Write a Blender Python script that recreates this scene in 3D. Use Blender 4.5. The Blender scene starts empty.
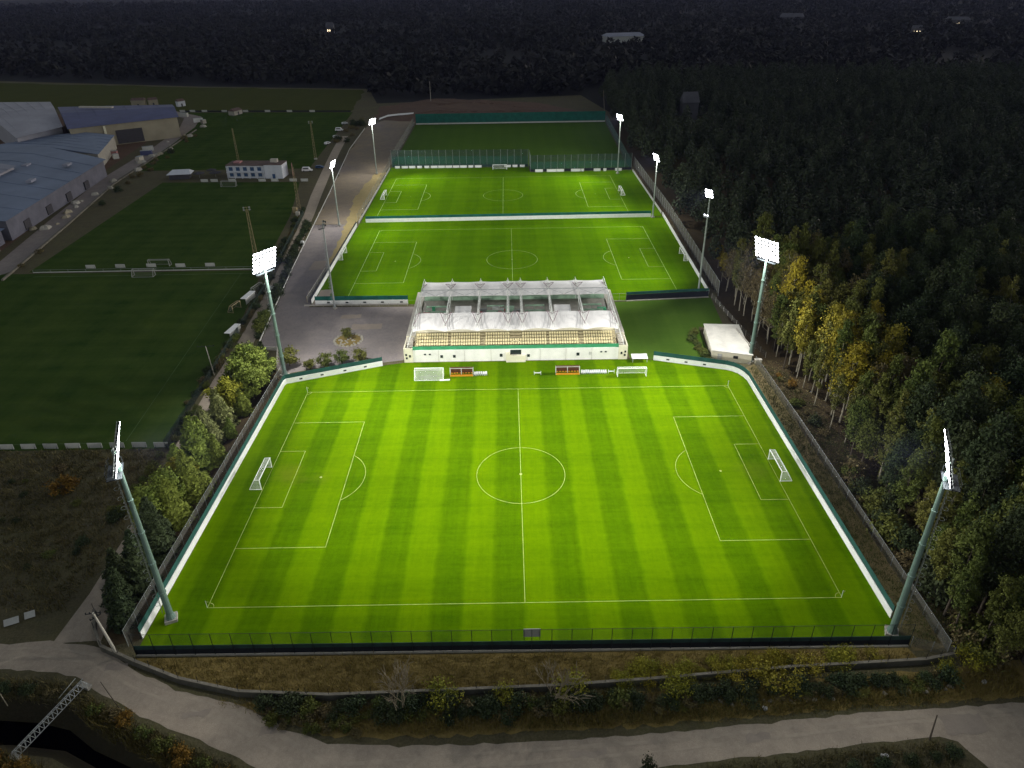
import bpy, math, random
import numpy as np
from mathutils import Vector, Matrix

random.seed(7)
RNG = np.random.default_rng(11)
scene = bpy.context.scene
COL = scene.collection
R = math.radians

# ------------------------------------------------------------------ materials
MATS = {}

def _mat(name):
    m = bpy.data.materials.new(name)
    m.use_nodes = True
    nt = m.node_tree
    b = nt.nodes['Principled BSDF']
    MATS[name] = m
    return m, nt, b


def plain(name, col, rough=0.7, metal=0.0, var=0.12, scale=1.5, detail=4.0, spec=0.3, coat=None):
    """base colour with procedural wear: two noise octaves change the albedo a little."""
    m, nt, b = _mat(name)
    tc = nt.nodes.new('ShaderNodeTexCoord')
    n = nt.nodes.new('ShaderNodeTexNoise')
    n.inputs['Scale'].default_value = scale
    n.inputs['Detail'].default_value = detail
    n.inputs['Roughness'].default_value = 0.65
    nt.links.new(tc.outputs['Object'], n.inputs['Vector'])
    r = nt.nodes.new('ShaderNodeValToRGB')
    r.color_ramp.elements[0].position = 0.3
    r.color_ramp.elements[1].position = 0.7
    r.color_ramp.elements[0].color = tuple(c * (1 - var) for c in col) + (1,)
    r.color_ramp.elements[1].color = tuple(min(1, c * (1 + var)) for c in col) + (1,)
    nt.links.new(n.outputs['Fac'], r.inputs['Fac'])
    nt.links.new(r.outputs['Color'], b.inputs['Base Color'])
    b.inputs['Roughness'].default_value = rough
    b.inputs['Metallic'].default_value = metal
    b.inputs['Specular IOR Level'].default_value = spec
    return m


def ground_mat(name, cols, scales=(0.05, 0.4, 3.0), bump=0.0, rough=0.95):
    """mix of four soil or asphalt colours by three noise scales (world metres)."""
    m, nt, b = _mat(name)
    L = nt.links.new
    geo = nt.nodes.new('ShaderNodeNewGeometry')
    prev = None
    for i, s in enumerate(scales):
        n = nt.nodes.new('ShaderNodeTexNoise')
        n.inputs['Scale'].default_value = s
        n.inputs['Detail'].default_value = 6
        n.inputs['Roughness'].default_value = 0.7
        mp = nt.nodes.new('ShaderNodeMapping')
        mp.inputs['Location'].default_value = (17.3 * i, 5.1 * i, 3.3)
        L(geo.outputs['Position'], mp.inputs['Vector'])
        L(mp.outputs['Vector'], n.inputs['Vector'])
        r = nt.nodes.new('ShaderNodeMapRange')
        r.inputs['From Min'].default_value = 0.38
        r.inputs['From Max'].default_value = 0.64
        L(n.outputs['Fac'], r.inputs['Value'])
        mix = nt.nodes.new('ShaderNodeMix')
        mix.data_type = 'RGBA'
        L(r.outputs['Result'], mix.inputs['Factor'])
        if prev is None:
            mix.inputs['A'].default_value = cols[0] + (1,)
        else:
            L(prev, mix.inputs['A'])
        mix.inputs['B'].default_value = cols[i + 1] + (1,)
        if i > 0:
            mlt = nt.nodes.new('ShaderNodeMath')
            mlt.operation = 'MULTIPLY'
            mlt.inputs[1].default_value = 0.6
            L(r.outputs['Result'], mlt.inputs[0])
            L(mlt.outputs[0], mix.inputs['Factor'])
        prev = mix.outputs['Result']
    L(prev, b.inputs['Base Color'])
    b.inputs['Roughness'].default_value = rough
    b.inputs['Specular IOR Level'].default_value = 0.15
    if bump > 0:
        bp = nt.nodes.new('ShaderNodeBump')
        bp.inputs['Distance'].default_value = bump
        bp.inputs['Strength'].default_value = 0.6
        n2 = nt.nodes.new('ShaderNodeTexNoise')
        n2.inputs['Scale'].default_value = 2.5
        n2.inputs['Detail'].default_value = 5
        L(geo.outputs['Position'], n2.inputs['Vector'])
        L(n2.outputs['Fac'], bp.inputs['Height'])
        L(bp.outputs['Normal'], b.inputs['Normal'])
    return m


def turf_mat(name, dark, light, period=10.2, phase=0.0, contrast=1.0, worn=(), cross=0.25, patch=0.2):
    """mown turf: alternating stripes along world x, fainter cross mowing, fine mottling and worn goal mouths."""
    m, nt, b = _mat(name)
    L = nt.links.new
    N = nt.nodes.new

    def math_(op, a=None, bb=None, va=0.0, vb=0.0):
        n = N('ShaderNodeMath')
        n.operation = op
        if a is not None:
            L(a, n.inputs[0])
        else:
            n.inputs[0].default_value = va
        if bb is not None:
            L(bb, n.inputs[1])
        else:
            n.inputs[1].default_value = vb
        return n.outputs[0]
    geo = N('ShaderNodeNewGeometry')
    sep = N('ShaderNodeSeparateXYZ')
    L(geo.outputs['Position'], sep.inputs[0])
    # slightly wandering stripe edges
    wn = N('ShaderNodeTexNoise')
    wn.inputs['Scale'].default_value = 0.35
    wn.inputs['Detail'].default_value = 3
    L(geo.outputs['Position'], wn.inputs['Vector'])
    wob = math_('MULTIPLY', math_('SUBTRACT', wn.outputs['Fac'], None, vb=0.5), None, vb=1.0)
    x = math_('ADD', math_('ADD', sep.outputs[0], None, vb=phase), wob)
    s = math_('SINE', math_('MULTIPLY', x, None, vb=2 * math.pi / period))
    s = math_('MULTIPLY', s, None, vb=4.0)
    cl = N('ShaderNodeClamp')
    cl.inputs['Min'].default_value = -1
    L(s, cl.inputs['Value'])
    stripe = math_('MULTIPLY', cl.outputs[0], None, vb=0.40 * contrast)
    ys = math_('SINE', math_('MULTIPLY', math_('ADD', sep.outputs[1], wob), None, vb=2 * math.pi / 7.1))
    stripe = math_('ADD', stripe, math_('MULTIPLY', ys, None, vb=0.10 * cross))
    tot = stripe
    for sc, amp, st in ((0.06, patch, (1, 1, 1)), (0.9, 0.55, (1, 1, 1)), (0.45, 0.6, (0.12, 1.8, 1)), (0.45, 0.5, (2.2, 0.10, 1)), (5.0, 0.6, (1, 1, 1))):
        n = N('ShaderNodeTexNoise')
        n.inputs['Scale'].default_value = sc
        n.inputs['Detail'].default_value = 4
        n.inputs['Roughness'].default_value = 0.7
        mp = N('ShaderNodeMapping')
        mp.inputs['Scale'].default_value = st
        L(geo.outputs['Position'], mp.inputs['Vector'])
        L(mp.outputs[0], n.inputs['Vector'])
        tot = math_('ADD', tot, math_('MULTIPLY', math_('SUBTRACT', n.outputs['Fac'], None, vb=0.5), None, vb=amp))
    fac = math_('ADD', tot, None, vb=0.5)
    mix = N('ShaderNodeMix')
    mix.data_type = 'RGBA'
    mix.clamp_factor = True
    L(fac, mix.inputs['Factor'])
    mix.inputs['A'].default_value = dark + (1,)
    mix.inputs['B'].default_value = light + (1,)
    out = mix.outputs['Result']
    for (wx, wy, wr, amt) in worn:
        d = N('ShaderNodeVectorMath')
        d.operation = 'DISTANCE'
        L(geo.outputs['Position'], d.inputs[0])
        d.inputs[1].default_value = (wx, wy, 0)
        dn = math_('ADD', d.outputs['Value'], math_('MULTIPLY', math_('SUBTRACT', wn.outputs['Fac'], None, vb=0.5), None, vb=6))
        mr = N('ShaderNodeMapRange')
        mr.inputs['From Min'].default_value = wr
        mr.inputs['From Max'].default_value = wr * 0.3
        mr.inputs['To Max'].default_value = amt
        L(dn, mr.inputs['Value'])
        mx = N('ShaderNodeMix')
        mx.data_type = 'RGBA'
        L(mr.outputs['Result'], mx.inputs['Factor'])
        L(out, mx.inputs['A'])
        mx.inputs['B'].default_value = (0.16, 0.15, 0.02, 1)
        out = mx.outputs['Result']
    L(out, b.inputs['Base Color'])
    b.inputs['Roughness'].default_value = 1.0
    b.inputs['Specular IOR Level'].default_value = 0.0
    return m


def leaf_mat(name, a, bcol, c, nscale=0.5, hue_by_object=True):
    """leaf colour: per-leaf random, per-clump noise and per-tree random."""
    m, nt, b = _mat(name)
    L = nt.links.new
    N = nt.nodes.new
    geo = N('ShaderNodeNewGeometry')
    oi = N('ShaderNodeObjectInfo')
    tc = N('ShaderNodeTexCoord')
    n = N('ShaderNodeTexNoise')
    n.inputs['Scale'].default_value = nscale
    n.inputs['Detail'].default_value = 3
    L(geo.outputs['Position'], n.inputs['Vector'])
    r = N('ShaderNodeMapRange')
    r.inputs['From Min'].default_value = 0.35
    r.inputs['From Max'].default_value = 0.65
    L(n.outputs['Fac'], r.inputs['Value'])
    m1 = N('ShaderNodeMix')
    m1.data_type = 'RGBA'
    L(r.outputs['Result'], m1.inputs['Factor'])
    m1.inputs['A'].default_value = a + (1,)
    m1.inputs['B'].default_value = bcol + (1,)
    m2 = N('ShaderNodeMix')
    m2.data_type = 'RGBA'
    ml = N('ShaderNodeMath')
    ml.operation = 'MULTIPLY'
    ml.inputs[1].default_value = 0.65
    L(oi.outputs['Random'] if hue_by_object else geo.outputs['Random Per Island'], ml.inputs[0])
    L(ml.outputs[0], m2.inputs['Factor'])
    L(m1.outputs['Result'], m2.inputs['A'])
    m2.inputs['B'].default_value = c + (1,)
    hsv = N('ShaderNodeHueSaturation')
    mv = N('ShaderNodeMapRange')
    mv.inputs['To Min'].default_value = 0.74
    mv.inputs['To Max'].default_value = 1.24
    L(geo.outputs['Random Per Island'], mv.inputs['Value'])
    L(mv.outputs['Result'], hsv.inputs['Value'])
    L(m2.outputs['Result'], hsv.inputs['Color'])
    L(hsv.outputs['Color'], b.inputs['Base Color'])
    b.inputs['Roughness'].default_value = 0.75
    b.inputs['Specular IOR Level'].default_value = 0.15
    return m


def net_mat(name, col, alpha, scale=None):
    m, nt, b = _mat(name)
    L = nt.links.new
    N = nt.nodes.new
    out = nt.nodes['Material Output']
    tr = N('ShaderNodeBsdfTransparent')
    mix = N('ShaderNodeMixShader')
    n = N('ShaderNodeTexNoise')
    n.inputs['Scale'].default_value = 0.6
    tc = N('ShaderNodeTexCoord')
    L(tc.outputs['Object'], n.inputs['Vector'])
    mr = N('ShaderNodeMapRange')
    mr.inputs['To Min'].default_value = alpha * 0.6
    mr.inputs['To Max'].default_value = alpha * 1.4
    L(n.outputs['Fac'], mr.inputs['Value'])
    L(mr.outputs['Result'], mix.inputs['Fac'])
    L(tr.outputs[0], mix.inputs[1])
    L(b.outputs[0], mix.inputs[2])
    L(mix.outputs[0], out.inputs['Surface'])
    b.inputs['Base Color'].default_value = col + (1,)
    b.inputs['Roughness'].default_value = 0.8
    return m


def lamp_mat(name, col, strength):
    m, nt, b = _mat(name)
    b.inputs['Base Color'].default_value = (0.9, 0.9, 0.9, 1)
    b.inputs['Emission Color'].default_value = col + (1,)
    b.inputs['Emission Strength'].default_value = strength
    m.cycles.emission_sampling = 'NONE'
    return m


worn_main = [(-48.5, 1.0, 4.0, 0.26), (48.5, 0, 4.5, 0.14), (-41.5, 0, 3, 0.1)]
turf_mat('turf_main', (0.037, 0.096, 0.0005), (0.116, 0.212, 0.0005), 10.3, 0.0, 0.50, worn_main, 0.5, 0.55)
turf_mat('turf_rear', (0.040, 0.108, 0.0006), (0.088, 0.180, 0.0006), 12.0, 3.0, 0.22, (), 0.6, 0.8)
turf_mat('turf_dim', (0.052, 0.110, 0.014), (0.085, 0.150, 0.020), 9.0, 1.0, 0.15, (), 0.4, 0.6)
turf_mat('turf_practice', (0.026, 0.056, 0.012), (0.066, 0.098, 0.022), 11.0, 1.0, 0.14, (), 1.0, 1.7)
turf_mat('turf_meadow', (0.058, 0.068, 0.022), (0.085, 0.092, 0.030), 23.0, 1.0, 0.10, (), 0.3, 1.0)
plain('line_paint', (0.36, 0.44, 0.11), 0.8, var=0.35, scale=0.6)
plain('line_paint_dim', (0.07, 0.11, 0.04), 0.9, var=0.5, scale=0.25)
plain('line_paint_faded', (0.20, 0.32, 0.07), 0.9, var=0.45, scale=0.25)
ground_mat('scrub_soil', ((0.078, 0.068, 0.036), (0.092, 0.092, 0.038), (0.040, 0.040, 0.024), (0.155, 0.128, 0.078)), bump=0.15)
ground_mat('forest_floor', ((0.060, 0.042, 0.022), (0.045, 0.038, 0.020), (0.085, 0.058, 0.026), (0.03, 0.024, 0.014)), bump=0.1)
ground_mat('asphalt', ((0.225, 0.200, 0.205), (0.34, 0.295, 0.265), (0.15, 0.135, 0.145), (0.34, 0.30, 0.27), (0.17, 0.152, 0.155)), scales=(0.07, 0.28, 1.5, 6.0))
ground_mat('track_dust', ((0.42, 0.35, 0.27), (0.43, 0.36, 0.285), (0.25, 0.21, 0.175), (0.42, 0.36, 0.285)), scales=(0.2, 0.6, 2.0))
ground_mat('patch_dark', ((0.30, 0.25, 0.205), (0.35, 0.295, 0.24), (0.25, 0.212, 0.185), (0.36, 0.305, 0.25)))
ground_mat('asphalt_old', ((0.37, 0.305, 0.24), (0.48, 0.40, 0.31), (0.25, 0.212, 0.178), (0.49, 0.415, 0.325), (0.27, 0.225, 0.18)), scales=(0.09, 0.35, 1.6, 7.0))
ground_mat('dirt_pale', ((0.19, 0.158, 0.128), (0.27, 0.215, 0.135), (0.14, 0.115, 0.10), (0.29, 0.24, 0.17)))
ground_mat('dirt_track', ((0.24, 0.205, 0.195), (0.30, 0.26, 0.235), (0.17, 0.145, 0.14), (0.28, 0.25, 0.23)))
ground_mat('sand_strip', ((0.36, 0.27, 0.12), (0.30, 0.24, 0.10), (0.22, 0.19, 0.07), (0.42, 0.34, 0.18)))
ground_mat('bare_earth', ((0.10, 0.060, 0.042), (0.14, 0.085, 0.055), (0.07, 0.042, 0.036), (0.16, 0.105, 0.07)), bump=0.3)
ground_mat('dry_grass', ((0.225, 0.160, 0.050), (0.260, 0.190, 0.056), (0.120, 0.095, 0.032), (0.28, 0.215, 0.085)), bump=0.1)
ground_mat('olive_strip', ((0.16, 0.125, 0.060), (0.12, 0.11, 0.040), (0.20, 0.155, 0.085), (0.10, 0.08, 0.04)), bump=0.1)
ground_mat('far_dark', ((0.010, 0.011, 0.011), (0.014, 0.015, 0.013), (0.008, 0.009, 0.010), (0.018, 0.017, 0.015)))  # near-black: the darkness of the far land is put into this colour
ground_mat('bank_soil', ((0.030, 0.026, 0.016), (0.040, 0.036, 0.018), (0.022, 0.020, 0.012), (0.05, 0.04, 0.022)), bump=0.2)
plain('board_white', (0.86, 0.86, 0.85), 0.5, var=0.07, scale=0.7)
plain('board_grey', (0.50, 0.50, 0.47), 0.6, var=0.15, scale=0.9)
plain('screen_green', (0.018, 0.085, 0.070), 0.8, var=0.25, scale=0.5)
plain('screen_teal', (0.010, 0.110, 0.085), 0.8, var=0.25, scale=0.4)
plain('tarp_dark', (0.010, 0.014, 0.022), 0.7, var=0.3, scale=0.5)
plain('tarp_mid', (0.020, 0.052, 0.046), 0.7, var=0.3, scale=0.5)
plain('metal_dark', (0.025, 0.030, 0.034), 0.5, 0.6, var=0.2)
plain('metal_grey', (0.32, 0.34, 0.34), 0.5, 0.4, var=0.15)
plain('mast_green', (0.17, 0.25, 0.22), 0.5, 0.2, var=0.12, scale=0.8)
plain('mast_pale', (0.34, 0.38, 0.35), 0.5, 0.2, var=0.12, scale=0.8)
plain('lattice_rust', (0.34, 0.27, 0.15), 0.7, 0.2, var=0.3)
plain('concrete', (0.36, 0.34, 0.30), 0.85, var=0.22, scale=0.8)
plain('concrete_dull', (0.17, 0.155, 0.125), 0.9, var=0.3, scale=0.8)
plain('concrete_pale', (0.48, 0.45, 0.39), 0.85, var=0.15, scale=0.6)
plain('wall_dark_concrete', (0.10, 0.095, 0.078), 0.9, var=0.3, scale=0.8)
plain('cream_wall', (0.74, 0.70, 0.54), 0.7, var=0.08, scale=0.35)
plain('white_wall', (0.82, 0.81, 0.76), 0.6, var=0.10, scale=0.3)
plain('membrane', (0.84, 0.82, 0.79), 0.55, var=0.06, scale=0.35)
plain('steel_white', (0.62, 0.64, 0.60), 0.45, 0.2, var=0.12)
plain('steel_rose', (0.20, 0.13, 0.15), 0.5, 0.2, var=0.15)
plain('seat_cream', (0.80, 0.71, 0.44), 0.5, var=0.12, scale=2)
plain('seat_step', (0.46, 0.40, 0.25), 0.8, var=0.25, scale=1)
plain('parapet_green', (0.05, 0.30, 0.14), 0.6, var=0.2, scale=0.5)
plain('pale_green', (0.28, 0.42, 0.30), 0.7, var=0.2, scale=0.8)
plain('glass_dark', (0.02, 0.025, 0.03), 0.15, var=0.2, spec=0.6)
plain('goal_white', (0.80, 0.82, 0.78), 0.4, var=0.04)
plain('goal_grey', (0.30, 0.31, 0.29), 0.5, var=0.1)
plain('orange_seat', (0.62, 0.26, 0.02), 0.5, var=0.15)
plain('brown_back', (0.09, 0.035, 0.015), 0.6, var=0.2)
plain('plastic_white', (0.80, 0.80, 0.80), 0.4, var=0.04)
plain('roof_blue', (0.150, 0.190, 0.280), 0.6, var=0.16, scale=0.06)
plain('roof_slate', (0.25, 0.26, 0.33), 0.6, var=0.16, scale=0.06)
plain('roof_navy', (0.075, 0.085, 0.190), 0.6, var=0.2, scale=0.08)
plain('roof_grey', (0.31, 0.31, 0.36), 0.7, var=0.16, scale=0.06)
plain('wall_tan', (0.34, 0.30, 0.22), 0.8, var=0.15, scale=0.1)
plain('wall_slate', (0.13, 0.13, 0.165), 0.8, var=0.2, scale=0.2)  # dark slate wall colour of the front halls
plain('roof_far', (0.10, 0.10, 0.115), 0.8, var=0.3, scale=0.1)
plain('roof_white', (0.62, 0.60, 0.54), 0.7, var=0.16, scale=0.35)
plain('roof_brown', (0.115, 0.075, 0.065), 0.8, var=0.3, scale=0.5)
plain('roof_pink', (0.40, 0.20, 0.20), 0.8, var=0.3, scale=0.5)
plain('house_white', (0.58, 0.60, 0.66), 0.7, var=0.06, scale=0.4)
plain('window_blue', (0.05, 0.10, 0.20), 0.25, var=0.2, spec=0.5)
plain('car_white', (0.70, 0.70, 0.72), 0.35, var=0.05)
plain('car_blue', (0.03, 0.07, 0.16), 0.35, var=0.05)
plain('tyre', (0.015, 0.015, 0.015), 0.8, var=0.1)
plain('canvas_dark', (0.055, 0.052, 0.060), 0.9, var=0.25)
plain('bark', (0.085, 0.068, 0.050), 0.9, var=0.35, scale=2)
plain('bark_pale', (0.30, 0.27, 0.20), 0.85, var=0.35, scale=1.3)
plain('bark_bare', (0.25, 0.21, 0.145), 0.85, var=0.25, scale=2)
plain('rock', (0.32, 0.30, 0.25), 0.9, var=0.3, scale=2)
plain('trash_white', (0.5, 0.5, 0.5), 0.8, var=0.2)
plain('wood_grey', (0.20, 0.17, 0.14), 0.9, var=0.25)
plain('red_mark', (0.45, 0.06, 0.05), 0.6)
net_mat('net_white', (0.75, 0.78, 0.72), 0.30)
net_mat('net_grey', (0.20, 0.20, 0.17), 0.30)
net_mat('net_dark', (0.04, 0.05, 0.05), 0.10)
net_mat('net_green', (0.015, 0.09, 0.075), 0.45)
net_mat('net_field', (0.02, 0.045, 0.035), 0.35)
net_mat('net_dull', (0.22, 0.22, 0.20), 0.15)
leaf_mat('leaf_dark', (0.022, 0.038, 0.017), (0.050, 0.072, 0.030), (0.052, 0.060, 0.024))
leaf_mat('leaf_green', (0.055, 0.082, 0.020), (0.110, 0.140, 0.030), (0.140, 0.128, 0.028))
leaf_mat('leaf_olive', (0.080, 0.090, 0.022), (0.145, 0.145, 0.034), (0.140, 0.125, 0.028))
leaf_mat('leaf_yellow', (0.200, 0.162, 0.016), (0.310, 0.248, 0.022), (0.190, 0.180, 0.028))
leaf_mat('leaf_brown', (0.115, 0.090, 0.044), (0.170, 0.130, 0.062), (0.140, 0.125, 0.050))
leaf_mat('leaf_lime', (0.150, 0.165, 0.018), (0.270, 0.270, 0.028), (0.250, 0.220, 0.022))
leaf_mat('leaf_hedge_deep', (0.090, 0.132, 0.024), (0.200, 0.250, 0.044), (0.165, 0.195, 0.034))
leaf_mat('leaf_sage', (0.130, 0.150, 0.055), (0.240, 0.255, 0.105), (0.210, 0.220, 0.065))
leaf_mat('leaf_hedge', (0.105, 0.148, 0.026), (0.220, 0.280, 0.050), (0.190, 0.215, 0.036))
leaf_mat('leaf_reed', (0.085, 0.070, 0.020), (0.135, 0.098, 0.026), (0.055, 0.060, 0.018), hue_by_object=False)
leaf_mat('leaf_ochre', (0.200, 0.110, 0.018), (0.260, 0.150, 0.024), (0.150, 0.085, 0.016))
leaf_mat('leaf_far', (0.009, 0.011, 0.012), (0.026, 0.027, 0.024), (0.028, 0.027, 0.022), 0.035, hue_by_object=False)
leaf_mat('leaf_mid', (0.018, 0.028, 0.017), (0.052, 0.068, 0.036), (0.040, 0.048, 0.027), 0.14, hue_by_object=False)
leaf_mat('blade_mix', (0.062, 0.068, 0.024), (0.135, 0.122, 0.042), (0.180, 0.138, 0.066), hue_by_object=False)
leaf_mat('blade_dry', (0.200, 0.145, 0.040), (0.270, 0.200, 0.058), (0.125, 0.118, 0.030), hue_by_object=False)
leaf_mat('blade_green', (0.050, 0.075, 0.018), (0.080, 0.110, 0.026), (0.105, 0.105, 0.04), hue_by_object=False)
lamp_mat('lamp_glow', (0.93, 0.96, 1.0), 22.0)
lamp_mat('lamp_dim', (0.85, 0.88, 1.0), 6.0)
lamp_mat('lamp_far', (1.0, 0.80, 0.50), 4.0)

_m, _nt, _b = _mat('canal_water')
_b.inputs['Base Color'].default_value = (0.008, 0.012, 0.012, 1)
_b.inputs['Roughness'].default_value = 0.22
_n = _nt.nodes.new('ShaderNodeTexNoise')
_n.inputs['Scale'].default_value = 1.2
_bp = _nt.nodes.new('ShaderNodeBump')
_bp.inputs['Strength'].default_value = 0.25
_bp.inputs['Distance'].default_value = 0.05
_nt.links.new(_n.outputs['Fac'], _bp.inputs['Height'])
_nt.links.new(_bp.outputs['Normal'], _b.inputs['Normal'])

# ------------------------------------------------------------------ mesh helpers
class MB:
    """collects boxes, bars, tubes and polygons; build() links them as ONE mesh object"""
    def __init__(self):
        self.v, self.f, self.mi, self.mats = [], [], [], []

    def _m(self, m):
        if m not in self.mats:
            self.mats.append(m)
        return self.mats.index(m)

    def add(self, vs, fs, m):
        o = len(self.v)
        k = self._m(m)
        self.v += [tuple(p) for p in vs]
        for f in fs:
            self.f.append(tuple(i + o for i in f))
            self.mi.append(k)
        return self

    def box(self, c, s, m, rz=0.0):
        cx, cy, cz = c
        hx, hy, hz = s[0] / 2, s[1] / 2, s[2] / 2
        ca, sa = math.cos(rz), math.sin(rz)
        vs = []
        for z in (-hz, hz):
            for x, y in ((-hx, -hy), (hx, -hy), (hx, hy), (-hx, hy)):
                vs.append((cx + x * ca - y * sa, cy + x * sa + y * ca, cz + z))
        self.add(vs, [(3, 2, 1, 0), (4, 5, 6, 7), (0, 1, 5, 4), (1, 2, 6, 5), (2, 3, 7, 6), (3, 0, 4, 7)], m)
        return self

    def tube(self, p, q, r0, m, r1=None, n=6, caps=True):
        r1 = r0 if r1 is None else r1
        p, q = Vector(p), Vector(q)
        d = (q - p)
        if d.length < 1e-6:
            return self
        d.normalize()
        a = d.orthogonal().normalized()
        b = d.cross(a)
        vs = []
        for c, r in ((p, r0), (q, r1)):
            for i in range(n):
                t = 2 * math.pi * i / n
                vs.append(c + a * (r * math.cos(t)) + b * (r * math.sin(t)))
        fs = [(i, (i + 1) % n, n + (i + 1) % n, n + i) for i in range(n)]
        if caps:
            fs += [tuple(range(n - 1, -1, -1)), tuple(range(n, 2 * n))]
        self.add(vs, fs, m)
        return self

    def poly(self, pts, m, z=None):
        vs = [(p[0], p[1], z if z is not None else p[2]) for p in pts]
        self.add(vs, [tuple(range(len(vs)))], m)
        return self

    def prism(self, pts, z0, z1, m, mtop=None):
        """extruded polygon (counter-clockwise points)"""
        area = sum(pts[i][0] * pts[(i + 1) % len(pts)][1] - pts[(i + 1) % len(pts)][0] * pts[i][1] for i in range(len(pts)))
        if area < 0:
            pts = pts[::-1]
        n = len(pts)
        vs = [(x, y, z0) for x, y in pts] + [(x, y, z1) for x, y in pts]
        self.add(vs, [tuple(range(n - 1, -1, -1))] + [(i, (i + 1) % n, n + (i + 1) % n, n + i) for i in range(n)], m)
        self.add([(x, y, z1) for x, y in pts], [tuple(range(n))], mtop or m)
        return self

    def strip(self, path, z0, z1, m, th=0.06, off=0.0):
        """vertical panel of thickness th along a polyline, mitred at corners"""
        P = [Vector((a, b)) for a, b in path]
        ns = []
        for i in range(len(P)):
            ds = []
            if i > 0:
                ds.append((P[i] - P[i - 1]).normalized())
            if i < len(P) - 1:
                ds.append((P[i + 1] - P[i]).normalized())
            d = sum(ds, Vector((0, 0))).normalized()
            k = 1 / max(0.4, d.dot(ds[0]))
            ns.append(Vector((-d.y, d.x)) * k)
        A = [p + n * (off - th / 2) for p, n in zip(P, ns)]
        B = [p + n * (off + th / 2) for p, n in zip(P, ns)]
        vs = []
        for a, b in zip(A, B):
            vs += [(a.x, a.y, z0), (a.x, a.y, z1), (b.x, b.y, z1), (b.x, b.y, z0)]
        fs = []
        for i in range(len(P) - 1):
            o = 4 * i
            for k in range(4):
                fs.append((o + k, o + 4 + k, o + 4 + (k + 1) % 4, o + (k + 1) % 4))
        fs += [(0, 1, 2, 3), tuple(4 * (len(P) - 1) + k for k in (3, 2, 1, 0))]
        self.add(vs, fs, m)
        return self

    def mesh(self, name):
        me = bpy.data.meshes.new(name)
        me.from_pydata(self.v, [], self.f)
        for m in self.mats:
            me.materials.append(MATS[m])
        me.polygons.foreach_set('material_index', self.mi)
        me.update()
        return me

    def build(self, name, parent=None):
        o = bpy.data.objects.new(name, self.mesh(name))
        COL.objects.link(o)
        if parent is not None:
            o.parent = parent
        return o


def tag(o, label=None, cat=None, group=None, kind=None):
    if label:
        o['label'] = label
    if cat:
        o['category'] = cat
    if group:
        o['group'] = group
    if kind:
        o['kind'] = kind
    return o


def thing(name, label, cat, loc=(0, 0, 0), rz=0.0, group=None):
    o = bpy.data.objects.new(name, None)
    COL.objects.link(o)
    o.empty_display_size = 0.5
    o.location = loc
    o.rotation_euler = (0, 0, rz)
    return tag(o, label, cat, group)


def link_mesh(name, me, parent=None, loc=None, rz=None, scale=None):
    o = bpy.data.objects.new(name, me)
    COL.objects.link(o)
    if parent is not None:
        o.parent = parent
    if loc is not None:
        o.location = loc
    if rz is not None:
        o.rotation_euler = (0, 0, rz)
    if scale is not None:
        o.scale = scale
    return o


CHILD = {}

def copy_tree(o, parent=None):
    c = o.copy()
    COL.objects.link(c)
    c.parent = parent
    for ch in o.children:
        copy_tree(ch, c)
    return c


def struct(name, mb):
    return tag(mb.build(name), kind='structure')


def soup(name, V, nv, mat, kind=None):
    """mesh of loose faces, nv vertices each, from a numpy array (nfaces, nv, 3)"""
    V = np.asarray(V, dtype=np.float32)
    nf = V.shape[0]
    me = bpy.data.meshes.new(name)
    me.vertices.add(nf * nv)
    me.vertices.foreach_set('co', V.reshape(-1))
    me.loops.add(nf * nv)
    me.loops.foreach_set('vertex_index', np.arange(nf * nv, dtype=np.int32))
    me.polygons.add(nf)
    me.polygons.foreach_set('loop_start', np.arange(0, nf * nv, nv, dtype=np.int32))
    me.materials.append(MATS[mat])
    me.update(calc_edges=True)
    return me


def leaf_quads(C, size, out=None, up=0.35, aspect=1.6):
    """quads of random orientation at centres C (n,3)"""
    n = len(C)
    nrm = RNG.normal(size=(n, 3))
    if out is not None:
        nrm = nrm * 0.7 + out * 0.8
    nrm[:, 2] += up
    nrm /= np.linalg.norm(nrm, axis=1, keepdims=True) + 1e-9
    t = np.cross(nrm, RNG.normal(size=(n, 3)))
    t /= np.linalg.norm(t, axis=1, keepdims=True) + 1e-9
    b = np.cross(nrm, t)
    s = size * RNG.uniform(0.6, 1.4, size=(n, 1)) / 2
    a = t * s * aspect
    c = b * s
    return np.stack([C - a, C + c * 0.9, C + a, C - c * 0.9], axis=1)


def crown_round(h0, h1, rad, nclump, nleaf, leaf, seed, taper=0.0, lump=0.28, gap=0.0):
    """broadleaf crown: leaf clumps through an uneven ellipsoid between h0 and h1"""
    rs = np.random.default_rng(seed)
    cz, rz = (h0 + h1) / 2, (h1 - h0) / 2
    pts = []
    while len(pts) < nclump:
        d = rs.normal(size=3)
        d /= np.linalg.norm(d)
        rr = rs.uniform(0.35, 1.0) ** 0.5
        ang = math.atan2(d[1], d[0])
        wob = 1 + 0.22 * math.sin(3 * ang + seed) + 0.15 * math.sin(5 * ang + 2 * seed + 3 * d[2])
        p = d * rr * np.array([rad * wob, rad * wob, rz])
        k = 1 - taper * max(0, p[2] / rz)
        p[0] *= k
        p[1] *= k
        pts.append(p + np.array([0, 0, cz]))
    pts = np.array(pts)
    per = nleaf // nclump
    sz = rs.uniform(0.6, 1.3, size=(nclump, 1))
    C, O = [], []
    for p, s in zip(pts, sz):
        off = rs.normal(size=(per, 3)) * rad * lump * s
        off[:, 2] *= 0.7
        C.append(p + off)
        O.append(off / (np.linalg.norm(off, axis=1, keepdims=True) + 1e-6))
    return leaf_quads(np.concatenate(C), leaf, np.concatenate(O))


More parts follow.
